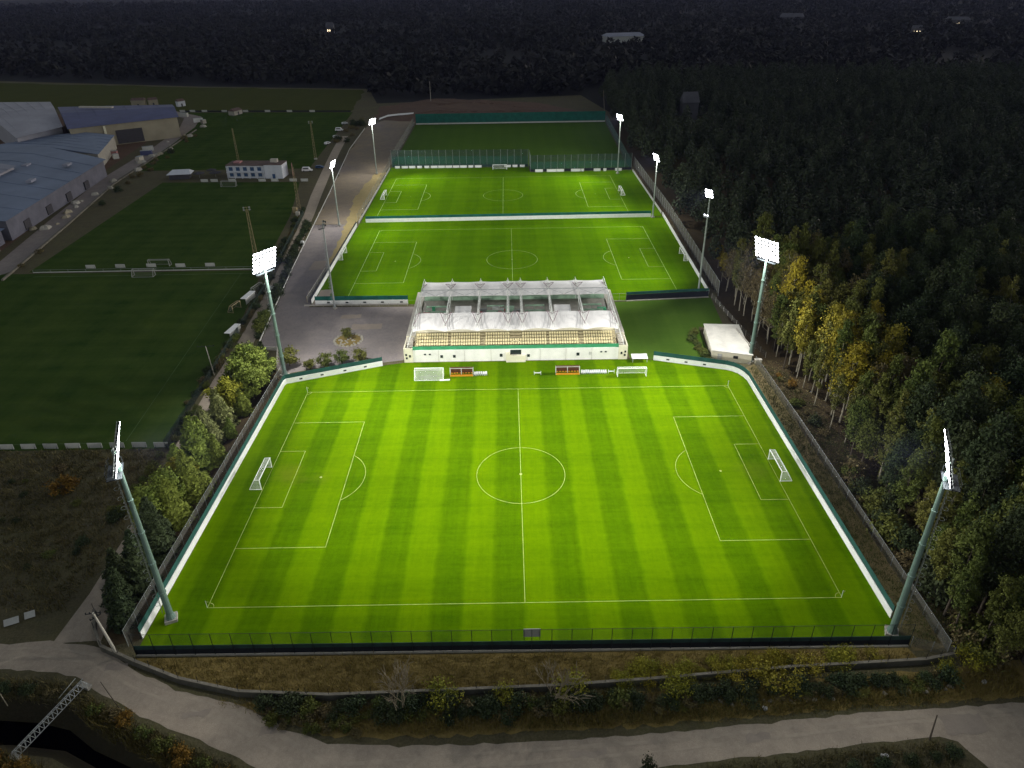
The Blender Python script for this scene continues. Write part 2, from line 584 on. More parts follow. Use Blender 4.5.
def crown_conic(h0, h1, rad, nleaf, leaf, seed, layers=11, power=0.85):
    """conifer crown: whorls of drooping boughs that narrow to a point"""
    rs = np.random.default_rng(seed)
    C, O = [], []
    per = nleaf // layers
    for i in range(layers):
        t = i / (layers - 1)
        z = h0 + (h1 - h0) * t
        r = rad * (1 - t) ** power * rs.uniform(0.8, 1.12) + 0.12
        nb = max(5, int(11 * (1 - t) + 4))
        a0 = rs.uniform(0, 6.28)
        q = max(12, int(per * (0.35 + 1.3 * (1 - t))))
        bi = rs.integers(0, nb, q)
        ang = a0 + bi * 6.283 / nb + rs.normal(size=q) * 0.10
        blen = rs.uniform(0.65, 1.1, nb)[bi]
        u = rs.uniform(0.1, 1.0, q) ** 0.7
        rr = r * blen * u
        zz = z - 0.28 * rr + rs.normal(size=q) * 0.16 + (h1 - h0) / layers * 0.3
        w = rs.normal(size=q) * 0.15 * (1 + r * 0.3)
        C.append(np.stack([rr * np.cos(ang) - w * np.sin(ang), rr * np.sin(ang) + w * np.cos(ang), zz], 1))
        O.append(np.stack([np.cos(ang), np.sin(ang), np.full(q, 0.35)], 1))
    return leaf_quads(np.concatenate(C), leaf, np.concatenate(O), up=0.5, aspect=2.0)


def trunk_mb(h, r, mat, seed, limbs=7, lo=0.3, hi=0.92, spread=0.30, lean=0.03):
    rs = random.Random(seed)
    mb = MB()
    pts = [Vector((0, 0, -0.2))]
    for i in range(1, 6):
        t = i / 5
        pts.append(Vector((rs.uniform(-1, 1) * lean * h * t, rs.uniform(-1, 1) * lean * h * t, h * t)))
    for i in range(5):
        mb.tube(pts[i], pts[i + 1], r * (1 - 0.17 * i) + 0.01, mat, r * (1 - 0.17 * (i + 1)) + 0.01, n=7, caps=(i == 0))
    for k in range(limbs):
        t = rs.uniform(lo, hi)
        i = min(4, int(t * 5))
        b = pts[i].lerp(pts[i + 1], t * 5 - i)
        a = rs.uniform(0, 6.28)
        ln = h * spread * (1.15 - t) * rs.uniform(0.7, 1.2)
        m1 = b + Vector((math.cos(a), math.sin(a), 0.7)) * ln * 0.55
        e = m1 + Vector((math.cos(a + rs.uniform(-.4, .4)), math.sin(a), 0.9)) * ln * 0.5
        mb.tube(b, m1, r * 0.34 * (1.1 - t) + 0.02, mat, r * 0.2 * (1.1 - t) + 0.015, n=5, caps=False)
        mb.tube(m1, e, r * 0.2 * (1.1 - t) + 0.015, mat, 0.012, n=4, caps=False)
    return mb


def pip(px, py, poly):
    """points inside polygon (numpy)"""
    ins = np.zeros(len(px), bool)
    n = len(poly)
    for i in range(n):
        x1, y1 = poly[i]
        x2, y2 = poly[(i + 1) % n]
        c = ((y1 > py) != (y2 > py)) & (px < (x2 - x1) * (py - y1) / ((y2 - y1) if y2 != y1 else 1e-9) + x1)
        ins ^= c
    return ins


def scatter(poly, n):
    xs = [p[0] for p in poly]
    ys = [p[1] for p in poly]
    out = np.zeros((0, 2))
    while len(out) < n:
        x = RNG.uniform(min(xs), max(xs), n * 2)
        y = RNG.uniform(min(ys), max(ys), n * 2)
        k = pip(x, y, poly)
        out = np.concatenate([out, np.stack([x[k], y[k]], 1)])
    return out[:n]


def dist_path(x, y, path):
    """distance from points to polyline"""
    best = np.full(len(x), 1e9)
    for (ax, ay), (bx, by) in zip(path[:-1], path[1:]):
        dx, dy = bx - ax, by - ay
        t = np.clip(((x - ax) * dx + (y - ay) * dy) / (dx * dx + dy * dy), 0, 1)
        best = np.minimum(best, np.hypot(x - ax - t * dx, y - ay - t * dy))
    return best


def tufts(P, h, w, lean=0.35, per=5, spread=0.25):
    """grass tufts: thin blades (triangles) round points P (n,2)"""
    n = len(P)
    base = np.repeat(P, per, axis=0) + RNG.normal(size=(n * per, 2)) * spread
    hh = np.repeat(h * RNG.uniform(0.5, 1.5, n), per) * RNG.uniform(0.6, 1.1, n * per)
    a = RNG.uniform(0, 6.283, n * per)
    dx, dy = np.cos(a) * w / 2, np.sin(a) * w / 2
    ln = RNG.normal(size=(n * per, 2)) * lean * hh[:, None]
    z = np.zeros(n * per)
    A = np.stack([base[:, 0] - dx, base[:, 1] - dy, z], 1)
    B = np.stack([base[:, 0] + dx, base[:, 1] + dy, z], 1)
    T = np.stack([base[:, 0] + ln[:, 0], base[:, 1] + ln[:, 1], hh], 1)
    return np.stack([A, B, T], 1)


def road_band(mb, path, widths, z, m):
    P = [Vector(p) for p in path]
    L_, R_ = [], []
    for i, p in enumerate(P):
        a = P[max(0, i - 1)]
        b = P[min(len(P) - 1, i + 1)]
        d = (b - a).normalized()
        n = Vector((-d.y, d.x))
        w = widths[i] if isinstance(widths, (list, tuple)) else widths
        L_.append(p + n * w / 2)
        R_.append(p - n * w / 2)
    vs = [(q.x, q.y, z) for q in L_] + [(q.x, q.y, z) for q in R_]
    k = len(P)
    mb.add(vs, [(k + i, k + i + 1, i + 1, i) for i in range(k - 1)], m)


def rough_edge(pts, step=2.0, amp=0.35, seed=1):
    """subdivide a polygon's outline and roughen it so that surfaces do not meet in ruler lines"""
    rs = random.Random(seed)
    out = []
    for i in range(len(pts)):
        a, b = Vector(pts[i]), Vector(pts[(i + 1) % len(pts)])
        n = max(1, int((b - a).length / step))
        for k in range(n):
            p = a.lerp(b, k / n)
            out.append((p.x + rs.uniform(-amp, amp), p.y + rs.uniform(-amp, amp)))
    return out


def lerp_path(path, step):
    pts = []
    for (ax, ay), (bx, by) in zip(path[:-1], path[1:]):
        n = max(1, round(math.hypot(bx - ax, by - ay) / step))
        for i in range(n):
            pts.append((ax + (bx - ax) * i / n, ay + (by - ay) * i / n))
    pts.append(path[-1])
    return pts



# ------------------------------------------------------------------ the setting
# ground sheet with the canal cut out of it
CANAL_N = [(-400, -46), (-110, -47.5), (-80, -49.2), (-70, -50.0), (-65, -51.2), (-60, -54.2), (-53, -57.0), (-45, -60.0), (-37, -64.5), (-24, -71), (60, -84), (400, -110)]
CANAL_S = [(400, -122), (60, -96), (-26, -82), (-42, -72.5), (-50, -66.5), (-57.5, -61.5), (-64, -58.6), (-72, -57.6), (-82, -57.6), (-110, -57.5), (-400, -58)]
big = 3400
mb = MB()
north = [(-big, -46)] + CANAL_N + [(big, -110), (big, 3600), (-big, 3600)]
south = [(-big, -58)] + CANAL_S[::-1] + [(big, -122), (big, -400), (-big, -400)]
mb.poly(north, 'scrub_soil', 0.0)
mb.poly(south, 'scrub_soil', 0.0)
struct('ground', mb)
mb = MB()
for bank, sgn in ((CANAL_N, -1), (CANAL_S, 1)):
    for i in range(len(bank) - 1):
        a, b = bank[i], bank[i + 1]
        mb.add([(a[0], a[1], 0), (b[0], b[1], 0), (b[0], b[1] + sgn * 2.2, -2.0), (a[0], a[1] + sgn * 2.2, -2.0)], [(0, 1, 2, 3)], 'bank_soil')
struct('canal_bank', mb)
struct('canal_water', MB().poly([(-400, -44), (400, -105), (400, -125), (-400, -62)], 'canal_water', -1.5))

PITCH_EDGE = [(-60.3, -42.2), (-59.1, 37.6), (-58.6, 38.4), (-35.6, 46.6), (-30.2, 47.9), (30.0, 47.9), (36.3, 47.5), (55.0, 41.2), (57.0, 39.6), (58.1, 36.6), (58.5, -42.4)]
struct('football_pitch', MB().poly(PITCH_EDGE, 'turf_main', 0.012))


def line_strip(mb, a, b, w, z, m):
    a, b = Vector(a), Vector(b)
    d = (b - a).normalized()
    n = Vector((-d.y, d.x)) * w / 2
    mb.add([(a.x - n.x, a.y - n.y, z), (b.x - n.x, b.y - n.y, z), (b.x + n.x, b.y + n.y, z), (a.x + n.x, a.y + n.y, z)], [(0, 1, 2, 3)], m)


def arc_strip(mb, c, r, a0, a1, w, z, m, n=48):
    vs, fs = [], []
    for i in range(n + 1):
        t = a0 + (a1 - a0) * i / n
        for q in (r - w / 2, r + w / 2):
            vs.append((c[0] + q * math.cos(t), c[1] + q * math.sin(t), z))
    for i in range(n):
        fs.append((2 * i, 2 * i + 1, 2 * i + 3, 2 * i + 2))
    mb.add(vs, fs, m)


def markings(name, cx, cy, Ln, W, w, z, m, corner=True, circle=True):
    """one painted sheet per pitch; pieces butt so that no two overlap in a plane"""
    mb = MB()
    x, y = Ln / 2, W / 2
    h = w / 2

    def S(a, b, dz=0.0):
        line_strip(mb, (cx + a[0], cy + a[1]), (cx + b[0], cy + b[1]), w, z + dz, m)
    S((-x - h, y), (x + h, y))
    S((-x - h, -y), (x + h, -y))
    S((-x, -y + h), (-x, y - h))
    S((x, -y + h), (x, y - h))
    S((0, -y + h), (0, y - h))
    for s in (-1, 1):
        for dep, hw in ((16.5, 20.16), (5.5, 9.16)):
            S((s * (x - h), hw), (s * (x - dep - h), hw))
            S((s * (x - h), -hw), (s * (x - dep - h), -hw))
            S((s * (x - dep), -hw + h), (s * (x - dep), hw - h))
        a = math.acos(5.5 / 9.15)
        c0 = (cx + s * (x - 11), cy)
        base = math.pi if s > 0 else 0
        arc_strip(mb, c0, 9.15, base - a + 0.012, base + a - 0.012, w, z, m, 24)
        arc_strip(mb, c0, 0.14, 0, 6.283, 0.26, z, m, 10)
        if corner:
            for t in (-1, 1):
                a0 = math.atan2(-t, -s)
                arc_strip(mb, (cx + s * x, cy + t * y), 1.0, a0 - 0.69, a0 + 0.69, w, z + 0.004, m, 8)
    if circle:
        arc_strip(mb, (cx, cy), 9.15, 0, 6.2832, w, z + 0.004, m, 72)
        arc_strip(mb, (cx, cy), 0.16, 0, 6.2832, 0.3, z + 0.004, m, 12)
    return struct(name, mb)


markings('pitch_markings', 0.05, 0, 105.0, 67.34, 0.09, 0.020, 'line_paint')

# rear pitches
struct('rear_pitch', MB().poly([(-64.2, 85.9), (-63.6, 168.3), (63.4, 169.9), (61.9, 87.8), (35, 85.8), (30, 85.6), (-30, 85.4)], 'turf_rear', 0.012))
markings('rear_pitch_markings', -0.6, 123, 106.5, 69.0, 0.17, 0.020, 'line_paint_faded')
struct('far_pitch', MB().poly([(-63.6, 168.7), (-63.9, 260.0), (9.3, 257.6), (9.9, 247.2), (62.9, 248.4), (63.4, 170.3)], 'turf_rear', 0.012))
markings('far_pitch_markings', -4.0, 205.5, 108.0, 65.0, 0.19, 0.020, 'line_paint_faded')
struct('training_pitch', MB().poly([(-63.9, 261.0), (-63.9, 379), (65.3, 379.5), (61.5, 258), (62.6, 249.2), (10.5, 248.4), (10.0, 259)], 'turf_dim', 0.012))
struct('side_lawn', MB().poly([(30.4, 48.3), (36.3, 47.9), (51.5, 43.5), (52, 48.5), (53.2, 66.5), (60.5, 66.5), (62, 87.0), (35, 85.0), (30.4, 84.8)], 'turf_dim', 0.008))
# practice fields west of the lane
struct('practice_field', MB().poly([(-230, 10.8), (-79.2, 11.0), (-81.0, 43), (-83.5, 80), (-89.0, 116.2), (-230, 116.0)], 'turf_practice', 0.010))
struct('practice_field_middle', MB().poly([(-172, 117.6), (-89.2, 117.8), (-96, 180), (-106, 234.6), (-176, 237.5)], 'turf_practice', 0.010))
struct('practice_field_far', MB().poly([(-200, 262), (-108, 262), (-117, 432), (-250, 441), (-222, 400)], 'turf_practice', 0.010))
struct('meadow', MB().poly(rough_edge([(-900, 420), (-380, 470), (-250, 446), (-118, 434), (-128, 545), (-285, 575), (-600, 650), (-900, 660)], 12, 3, 3), 'turf_meadow', 0.010))
mb = MB()
line_strip(mb, (-168, 113.2), (-92, 113.6), 0.35, 0.018, 'line_paint_dim')
line_strip(mb, (-88.5, 14), (-95.5, 113.4), 0.14, 0.018, 'line_paint_dim')
line_strip(mb, (-200, 13.0), (-88.6, 13.4), 0.14, 0.018, 'line_paint_dim')
struct('practice_field_markings', mb)

# hard surfaces
LOT = [(-59.6, 43.4), (-63.5, 45.5), (-66.5, 56.5), (-72.2, 57.0), (-77.5, 110), (-83.0, 166), (-66, 166), (-65.0, 90), (-64.6, 84.4), (-31.0, 83.6), (-30.5, 49.4), (-36.0, 48.2), (-50, 47.0)]
struct('far_dark', MB().poly([(-3300, 700), (-600, 665), (-284, 580), (-125, 550), (-105, 470), (60, 497), (75, 405), (120, 395), (425, 385), (430, -20), (3300, 0), (3300, 3500), (-3300, 3500)], 'far_dark', 0.02))  # added sheet, painted dark so gaps between the far trees stay dark
struct('parking_lot', MB().poly(LOT, 'asphalt', 0.010))
struct('dirt_lot', MB().poly(rough_edge([(-83.0, 166.3), (-86.0, 210), (-94.5, 305), (-97, 372), (-88, 398), (-66, 392), (-65.2, 270), (-66.0, 166.3)], 5, 0.8, 5), 'dirt_pale', 0.012))
struct('sand_verge', MB().poly(rough_edge([(-66.5, 120), (-69.5, 166), (-73, 205), (-71, 248), (-65.2, 252), (-65.0, 168), (-65.4, 118)], 3, 0.7, 6), 'sand_strip', 0.017))
mb = MB()
LANE = [(-70.6, -40.0), (-71.2, -30), (-71.9, -18), (-73.2, 0), (-75.2, 20), (-76.3, 40), (-76.6, 57), (-78.3, 83), (-82.2, 126), (-88.0, 180), (-92.0, 210), (-97.5, 258), (-102, 300), (-106, 345)]
road_band(mb, LANE, [7.5, 5.0, 4.4, 4.2, 4.2, 4.4, 4.6, 4.6, 4.2, 4.4, 5.0, 5.0, 5.0, 5.0], 0.022, 'asphalt_old')
struct('lane', mb)
ROAD_FRONT = [(-140, -37), (-82.5, -40.2), (-75.0, -39.6), (-66.0, -41.2), (-58.5, -45.6), (-51.5, -48.7), (-44.5, -50.4), (-39.5, -51.9), (-33.8, -55.0), (-27.5, -57.2), (-17.5, -57.9), (-1.2, -57.6), (15.2, -56.8), (31.9, -55.5), (49.3, -53.9), (69.9, -53.0), (120, -50),
              (120, -66), (64.2, -66), (60.2, -63), (57.6, -58.3), (55.5, -57.8), (43.1, -58.8), (27.9, -60.2), (14.4, -61.6), (-10, -64.5), (-24, -66), (-30, -64), (-35.6, -60.4), (-45.0, -56.4), (-53.2, -53.4), (-60.4, -50.0), (-67.7, -46.0), (-79.8, -44.6), (-140, -43)]
struct('road', MB().poly(rough_edge(ROAD_FRONT, 1.5, 0.22, 8), 'asphalt_old', 0.016))
mb = MB()
TRACKS = ([(-84, -42.4), (-76, -42.3), (-66, -44.0), (-58, -48.2), (-50, -51.2), (-42, -54), (-34, -58)], [(-84, -41.2), (-75, -40.9), (-65, -42.7), (-57, -46.8), (-49, -49.9), (-41, -52.6), (-33, -56.6), (-27, -60)],
          [(-25, -62), (-12, -61.0), (5, -60.0), (20, -58.9), (36, -57.2), (52, -55.6), (70, -54.6)], [(-25, -60.2), (-12, -59.3), (5, -58.4), (20, -57.6), (36, -56.0), (52, -54.9), (70, -53.9)],
          [(-70.0, -40), (-70.4, -30), (-71.0, -18), (-72.3, 0), (-74.3, 20), (-75.4, 40)])
rs0 = random.Random(2)
for tr in TRACKS:
    pp = lerp_path(tr, 2.0)
    for a, b in zip(pp[:-1], pp[1:]):
        if rs0.random() < .93:
            line_strip(mb, a, b, rs0.uniform(.25, .7), 0.030, 'track_dust')
struct('wheel_tracks', mb)
mb = MB()
for x, y, w_, h_ in ((-62, -44.6, 3.2, 1.6), (-47, -52.6, 4, 1.3), (-36, -55.2, 2.6, 1.4), (8, -59.3, 5, 1.2), (31, -57.4, 3.6, 1.5), (60, -56, 6, 3), (-71.6, -27, 1.6, 5), (-74.2, 12, 1.5, 6), (-44, 70, 9, 4), (-62, 92, 4, 12), (-70, 120, 5, 9), (-50, 77, 6, 3)):
    mb.poly(rough_edge([(x - w_ / 2, y - h_ / 2), (x + w_ / 2, y - h_ / 2 + .4), (x + w_ / 2, y + h_ / 2), (x - w_ / 2, y + h_ / 2 - .3)], .8, .25, int(x * 7)), 'patch_dark', 0.036)
struct('road_patches', mb)
struct('verge_soil', MB().poly(rough_edge([(-45, -50.7), (-28, -51.6), (18, -50.2), (58, -47.8), (74, -46), (75, -52), (49.3, -53.0), (15, -55.6), (-17, -56.6), (-27.5, -56.4), (-36, -53.0)], 1.2, 0.4, 9), 'dry_grass', 0.008))
struct('terrace_strip', MB().poly([(-60, -43.2), (58.4, -43.6), (59.3, -46.3), (39, -47.2), (18, -48.8), (4.7, -49.6), (-28.5, -50.5), (-41.7, -49.7), (-51.3, -47.4)], 'dry_grass', 0.012))
mb = MB()
DTRACK = [(-300, -60), (-215, 60), (-183.5, 119), (-194.5, 178), (-207, 247), (-213, 324), (-221, 382), (-232, 420), (-260, 445)]
road_band(mb, DTRACK, [9, 9, 8.5, 9, 9, 9, 10, 12, 10], 0.014, 'dirt_track')
struct('dirt_track', mb)
struct('yard', MB().poly([(-300, 60), (-220, 62), (-196, 140), (-205, 195), (-218, 262), (-228, 335), (-262, 420), (-400, 460), (-420, 250)], 'bare_earth', 0.006))
mb = MB()
mpts = rough_edge([(-96, 400), (-99, 455), (-60, 492), (24, 462), (66, 408), (60, 386), (-60, 386)], 6, 2, 12)
cxm, cym = -25, 430
mb.add([(x, y, 0.01) for x, y in mpts] + [(cxm + (x - cxm) * 0.75, cym + (y - cym) * 0.75, 1.8 + math.sin(x * .21) * 0.5) for x, y in mpts] + [(cxm + (x - cxm) * 0.4, cym + (y - cym) * 0.4, 2.6 + math.sin(x * .31) * 0.6) for x, y in mpts],
       [(i, (i + 1) % len(mpts), len(mpts) + (i + 1) % len(mpts), len(mpts) + i) for i in range(len(mpts))] +
       [(len(mpts) + i, len(mpts) + (i + 1) % len(mpts), 2 * len(mpts) + (i + 1) % len(mpts), 2 * len(mpts) + i) for i in range(len(mpts))] +
       [tuple(range(2 * len(mpts), 3 * len(mpts)))], 'bare_earth')
struct('earth_mound', mb)
struct('fence_strip', MB().poly(rough_edge([(59.1, 42), (62.5, 44.0), (63.6, 20), (64.2, -44), (59.2, -44), (58.9, 36)], 2, 0.25, 14), 'olive_strip', 0.010))
struct('forest_floor', MB().poly(rough_edge([(64.2, -45.5), (63.8, 66), (64.5, 250), (68, 384), (120, 390), (420, 380), (420, 50), (140, -20), (100, -47)], 5, 1.0, 15), 'forest_floor', 0.006))
struct('hedge_strip', MB().poly(rough_edge([(-60.8, -40), (-59.6, 42), (-64, 45), (-70, 56), (-73.8, 40), (-72.8, 20), (-70.8, 0), (-69.3, -20), (-67.5, -36), (-65, -41)], 2, 0.3, 16), 'forest_floor', 0.007))

# ------------------------------------------------------------------ walls and fences
def fence(name, label, cat, path, panels, post=None, rails=(), group=None, base=None):
    """panels: (part name, z0, z1, thickness, offset, material); post: (step, height, radius, material, offset, part name)"""
    o = Vector((path[0][0], path[0][1], 0))
    P = [(x - o.x, y - o.y) for x, y in path]
    root = thing(name, label, cat, o, group=group)
    for pn, z0, z1, th, off, m in panels:
        MB().strip(P, z0, z1, m, th, off).build(pn, root)
    if post:
        st, hh, rr, m, off, pn = post
        pm = MB().tube((0, 0, 0), (0, 0, hh), rr, m, n=6).mesh(pn)
        pts = lerp_path(P, st)
        for i, (x, y) in enumerate(pts):
            a = pts[max(0, i - 1)]
            b = pts[min(len(pts) - 1, i + 1)]
            d = Vector((b[0] - a[0], b[1] - a[1])).normalized()
            link_mesh(pn, pm, root, (x - d.y * off, y + d.x * off, 0))
    for z, rr, m, off in rails:
        mb = MB()
        for (ax, ay), (bx, by) in zip(P[:-1], P[1:]):
            d = Vector((bx - ax, by - ay)).normalized()
            mb.tube((ax - d.y * off, ay + d.x * off, z), (bx - d.y * off, by + d.x * off, z), rr, m, n=5)
        mb.build('rail', root)
    return root


WL = [(-60.45, -39.6), (-59.25, 37.2), (-58.9, 38.0), (-35.7, 46.5)]
w1 = fence('pitch_wall', 'white board wall with green screen below the hedge of trees', 'wall', WL,
           [('board_panel', 0.0, 1.45, 0.12, 0.0, 'board_white'), ('wind_screen', 1.47, 2.6, 0.05, 0.14, 'screen_green')],
           (3.2, 2.7, 0.05, 'metal_dark', 0.24, 'post'))
WR = [(36.4, 47.3), (54.2, 41.6), (55.6, 40.8), (56.8, 39.6), (57.6, 38.0), (58.1, 36.0), (58.45, -38.0)]
w2 = fence('pitch_wall', 'white board wall with green screen curving along the forest side', 'wall', WR,
           [('board_panel', 0.0, 1.45, 0.12, 0.0, 'board_white'), ('wind_screen', 1.47, 2.6, 0.05, 0.14, 'screen_green')],
           (3.2, 2.7, 0.05, 'metal_dark', 0.24, 'post'))
# small dark emblems on the white boards
for root, spots in ((w1, [(-55.5, 0), (-50.5, 0), (-45, 0), (-40, 0)]), (w2, [(40, 1), (44.5, 1), (49, 1)])):
    for x, k in spots:
        if k == 0:
            y = 38.0 + (x + 58.9) * (8.5 / 23.2)
            a = math.atan2(8.5, 23.2)
        else:
            y = 47.3 - (x - 36.4) * (5.7 / 17.8)
            a = -math.atan2(5.7, 17.8)
        n = Vector((math.sin(a), -math.cos(a)))
        mb = MB().box((x + n.x * 0.075 - root.location.x, y + n.y * 0.075 - root.location.y, 0.72), (0.75, 0.02, 0.4), 'metal_dark', a)
        mb.build('emblem', root)
fence('net_fence', 'tall grey wire net fence between the white wall and the tree hedge', 'fence', [(-62.0, -41.0), (-60.7, 36.5), (-60.5, 41.0)],
      [('netting', 0.1, 3.6, 0.02, 0, 'net_dull')], (3.5, 3.7, 0.05, 'metal_grey', 0, 'post'), [(3.6, 0.03, 'metal_grey', 0)])
fence('net_fence', 'grey wire net fence along the brown strip beside the forest', 'fence', [(62.6, 44.2), (63.4, 15), (64.0, -44.5)],
      [('netting', 0.1, 2.4, 0.02, 0, 'net_dull')], (3.5, 2.5, 0.05, 'metal_grey', 0, 'post'), [(2.4, 0.03, 'metal_grey', 0)])
ff = fence('front_fence', 'black posts over a dark tarpaulin fence along the near touchline', 'fence', [(-59.9, -42.7), (58.6, -43.2)],
           [('tarpaulin', 0.25, 1.35, 0.05, 0, 'tarp_dark'), ('screen_band', 1.36, 2.15, 0.05, 0.01, 'tarp_mid'), ('base_kerb', 0.0, 0.22, 0.3, -0.12, 'concrete_pale'), ('netting', 2.17, 4.7, 0.01, 0, 'net_dark')],
           (3.03, 4.8, 0.055, 'metal_dark', -0.1, 'post'), [(4.75, 0.035, 'metal_dark', -0.1)])
r = thing('notice_board', 'grey square board fixed to the front fence at halfway line', 'board', (0.9, -42.55, 2.5))
MB().box((0, 0.05, 0.9), (2.6, 0.08, 1.7), 'board_grey').build('panel', r)
for sx in (-1.2, 1.2):
    MB().box((sx, -0.02, 0.6), (0.08, 0.06, 2.4), 'metal_dark').build('post', r)
# low wall round the terrace, with posts
LOW = [(-70.4, -34.6), (-68.4, -38.4), (-65.7, -41.7), (-59, -44.6), (-51.3, -47.6), (-41.7, -49.9), (-28.5, -50.7), (4.7, -49.8), (17.9, -49.0), (39.0, -47.4), (59.4, -46.5), (64.2, -45.6)]
fence('low_wall', 'low concrete wall with thin fence posts above the front road', 'wall', LOW,
      [('wall_body', -0.1, 1.15, 0.35, 0, 'wall_dark_concrete'), ('coping', 1.16, 1.26, 0.42, 0, 'concrete_dull')],
      (3.1, 2.5, 0.04, 'metal_dark', 0, 'post'))
fence('side_fence', 'short wire fence closing the terrace strip by the forest corner', 'fence', [(58.9, -43.4), (64.2, -45.4)],
      [('netting', 0.1, 2.2, 0.02, 0, 'net_dull')], (2.5, 2.3, 0.05, 'metal_grey', 0, 'post'))

# rear pitches' walls
fence('divider_wall', 'long white board wall with green screen between the two rear pitches', 'wall', [(-61.3, 168.1), (58.2, 169.9)],
      [('board_panel', 0.0, 1.5, 0.12, 0.0, 'board_white'), ('wind_screen', 1.52, 2.6, 0.05, 0.14, 'screen_teal')], (4.2, 2.7, 0.05, 'metal_dark', 0.24, 'post'))
w3 = fence('rear_wall', 'short white and teal board wall beside the parking lot', 'wall', [(-62.9, 86.0), (-33.7, 85.6)],
      [('board_panel', 0.0, 1.5, 0.12, 0.0, 'board_white'), ('wind_screen', 1.52, 2.9, 0.05, 0.14, 'screen_teal')], (3.2, 3.0, 0.05, 'metal_dark', 0.24, 'post'))
for k, x in enumerate((4.2, 10.0, 15.6, 21.2, 27.2)):
    MB().box((x, -0.075 - 0.0137 * x, 0.8), (0.9, 0.03, 0.45), 'metal_dark').build('emblem', w3)
fence('low_barrier', 'pale low rail barrier in front of the white and teal wall', 'barrier', [(-66.0, 84.6), (-33.7, 84.2)],
      [('rail_panel', 0.35, 0.8, 0.06, 0, 'concrete')], (3, 1.0, 0.06, 'concrete', 0, 'post'))
fence('rear_wall', 'dark screened wall beside the side lawn and forest', 'wall', [(35.0, 85.6), (61.4, 87.7)],
      [('board_panel', 0.0, 2.0, 0.12, 0.0, 'tarp_dark'), ('wind_screen', 2.02, 2.9, 0.05, 0.14, 'screen_green'), ('base_kerb', 0, 0.2, 0.4, -0.3, 'concrete')], (3.2, 3.0, 0.05, 'metal_dark', 0.24, 'post'))
fence('goal_rail', 'thin rail fence joining stand and dark screened wall', 'fence', [(30.6, 85.5), (34.9, 85.6)],
      [('rail_panel', 0.05, 0.15, 0.2, 0, 'concrete')], (2.1, 2.6, 0.04, 'metal_grey', 0, 'post'), [(2.5, 0.03, 'metal_grey', 0)])
fence('pitch_wall', 'white board wall along the parking lot side of the rear pitch', 'wall', [(-64.3, 87), (-64.1, 163)],
      [('board_panel', 0.0, 1.5, 0.14, 0.0, 'board_white'), ('wind_screen', 1.52, 2.2, 0.05, 0.2, 'tarp_dark')], (4, 2.4, 0.05, 'metal_dark', 0.3, 'post'))
fence('pitch_wall', 'pale board wall beside the sandy verge of the far pitch', 'wall', [(-64.1, 167), (-64.1, 258)],
      [('board_panel', 0.0, 0.9, 0.14, 0.0, 'board_grey'), ('netting', 0.92, 4.2, 0.02, 0.2, 'net_dull')], (4, 4.3, 0.05, 'metal_grey', 0.3, 'post'))
fence('slat_fence', 'pale yellow slatted fence panels on the parking lot edge', 'fence', [(-66.0, 88), (-65.6, 113)],
      [('slat_panel', 0.3, 2.0, 0.05, 0, 'roof_white')], (2.1, 2.2, 0.06, 'lattice_rust', 0, 'post'))
fence('pitch_wall', 'white board wall along the forest side of the rear pitch', 'wall', [(62.0, 89.5), (63.5, 172)],
      [('board_panel', 0.0, 1.5, 0.14, 0.0, 'board_white')], (4, 1.7, 0.05, 'metal_dark', -0.2, 'post'))
fence('pitch_wall', 'dull white boards along the forest side of the far pitch', 'wall', [(63.5, 174), (62.8, 246)],
      [('board_panel', 0.0, 1.1, 0.14, 0.0, 'board_grey')], (4, 1.3, 0.05, 'metal_dark', -0.2, 'post'))
fence('net_fence', 'tall grey net fence before the forest along the rear pitches', 'fence', [(64.6, 88), (66.0, 172), (65.0, 256)],
      [('netting', 0.1, 5.0, 0.02, 0, 'net_grey')], (4.2, 5.1, 0.06, 'metal_grey', 0, 'post'), [(5.0, 0.03, 'metal_grey', 0)])
fence('net_fence', 'thin wire fence on the forest edge beside the side lawn', 'fence', [(62.2, 86.5), (66.4, 47.5)],
      [('netting', 0.1, 1.6, 0.02, 0, 'net_dull')], (3.2, 1.7, 0.05, 'concrete_pale', 0, 'post'))
# fences round the dim training pitch
fence('training_fence', 'tall green net fence behind the far pitch goal', 'fence', [(-63.5, 261.8), (9.2, 259.3)],
      [('netting', 1.4, 5.6, 0.03, 0, 'net_green'), ('upper_netting', 5.62, 9.0, 0.02, 0, 'net_field'), ('board_panel', 0.0, 1.3, 0.1, 0.0, 'tarp_mid')], (3.6, 9.1, 0.06, 'metal_grey', 0, 'post'))
fence('training_fence', 'green net fence near the forest side behind the far pitch', 'fence', [(9.9, 259.0), (10.2, 247.9), (62.6, 249.3)],
      [('netting', 1.4, 5.0, 0.03, 0, 'net_green'), ('upper_netting', 5.02, 8.4, 0.02, 0, 'net_field'), ('board_panel', 0.0, 1.3, 0.1, 0.0, 'tarp_dark')], (3.6, 8.5, 0.06, 'metal_grey', 0, 'post'))
fence('training_fence', 'dark green screen fence at the far end of the dim training pitch', 'fence', [(-63.9, 380), (65.5, 380.4)],
      [('screen_panel', 0.9, 7.0, 0.06, 0, 'screen_teal'), ('base_kerb', 0.0, 0.85, 0.1, 0, 'board_grey')], (5, 7.1, 0.06, 'metal_dark', 0.1, 'post'))
fence('training_fence', 'grey net fence along the dirt lot by the training pitch', 'fence', [(-64.8, 262), (-65.2, 380)],
      [('netting', 0.1, 5.2, 0.03, 0, 'net_grey')], (4, 5.3, 0.06, 'metal_grey', 0, 'post'))
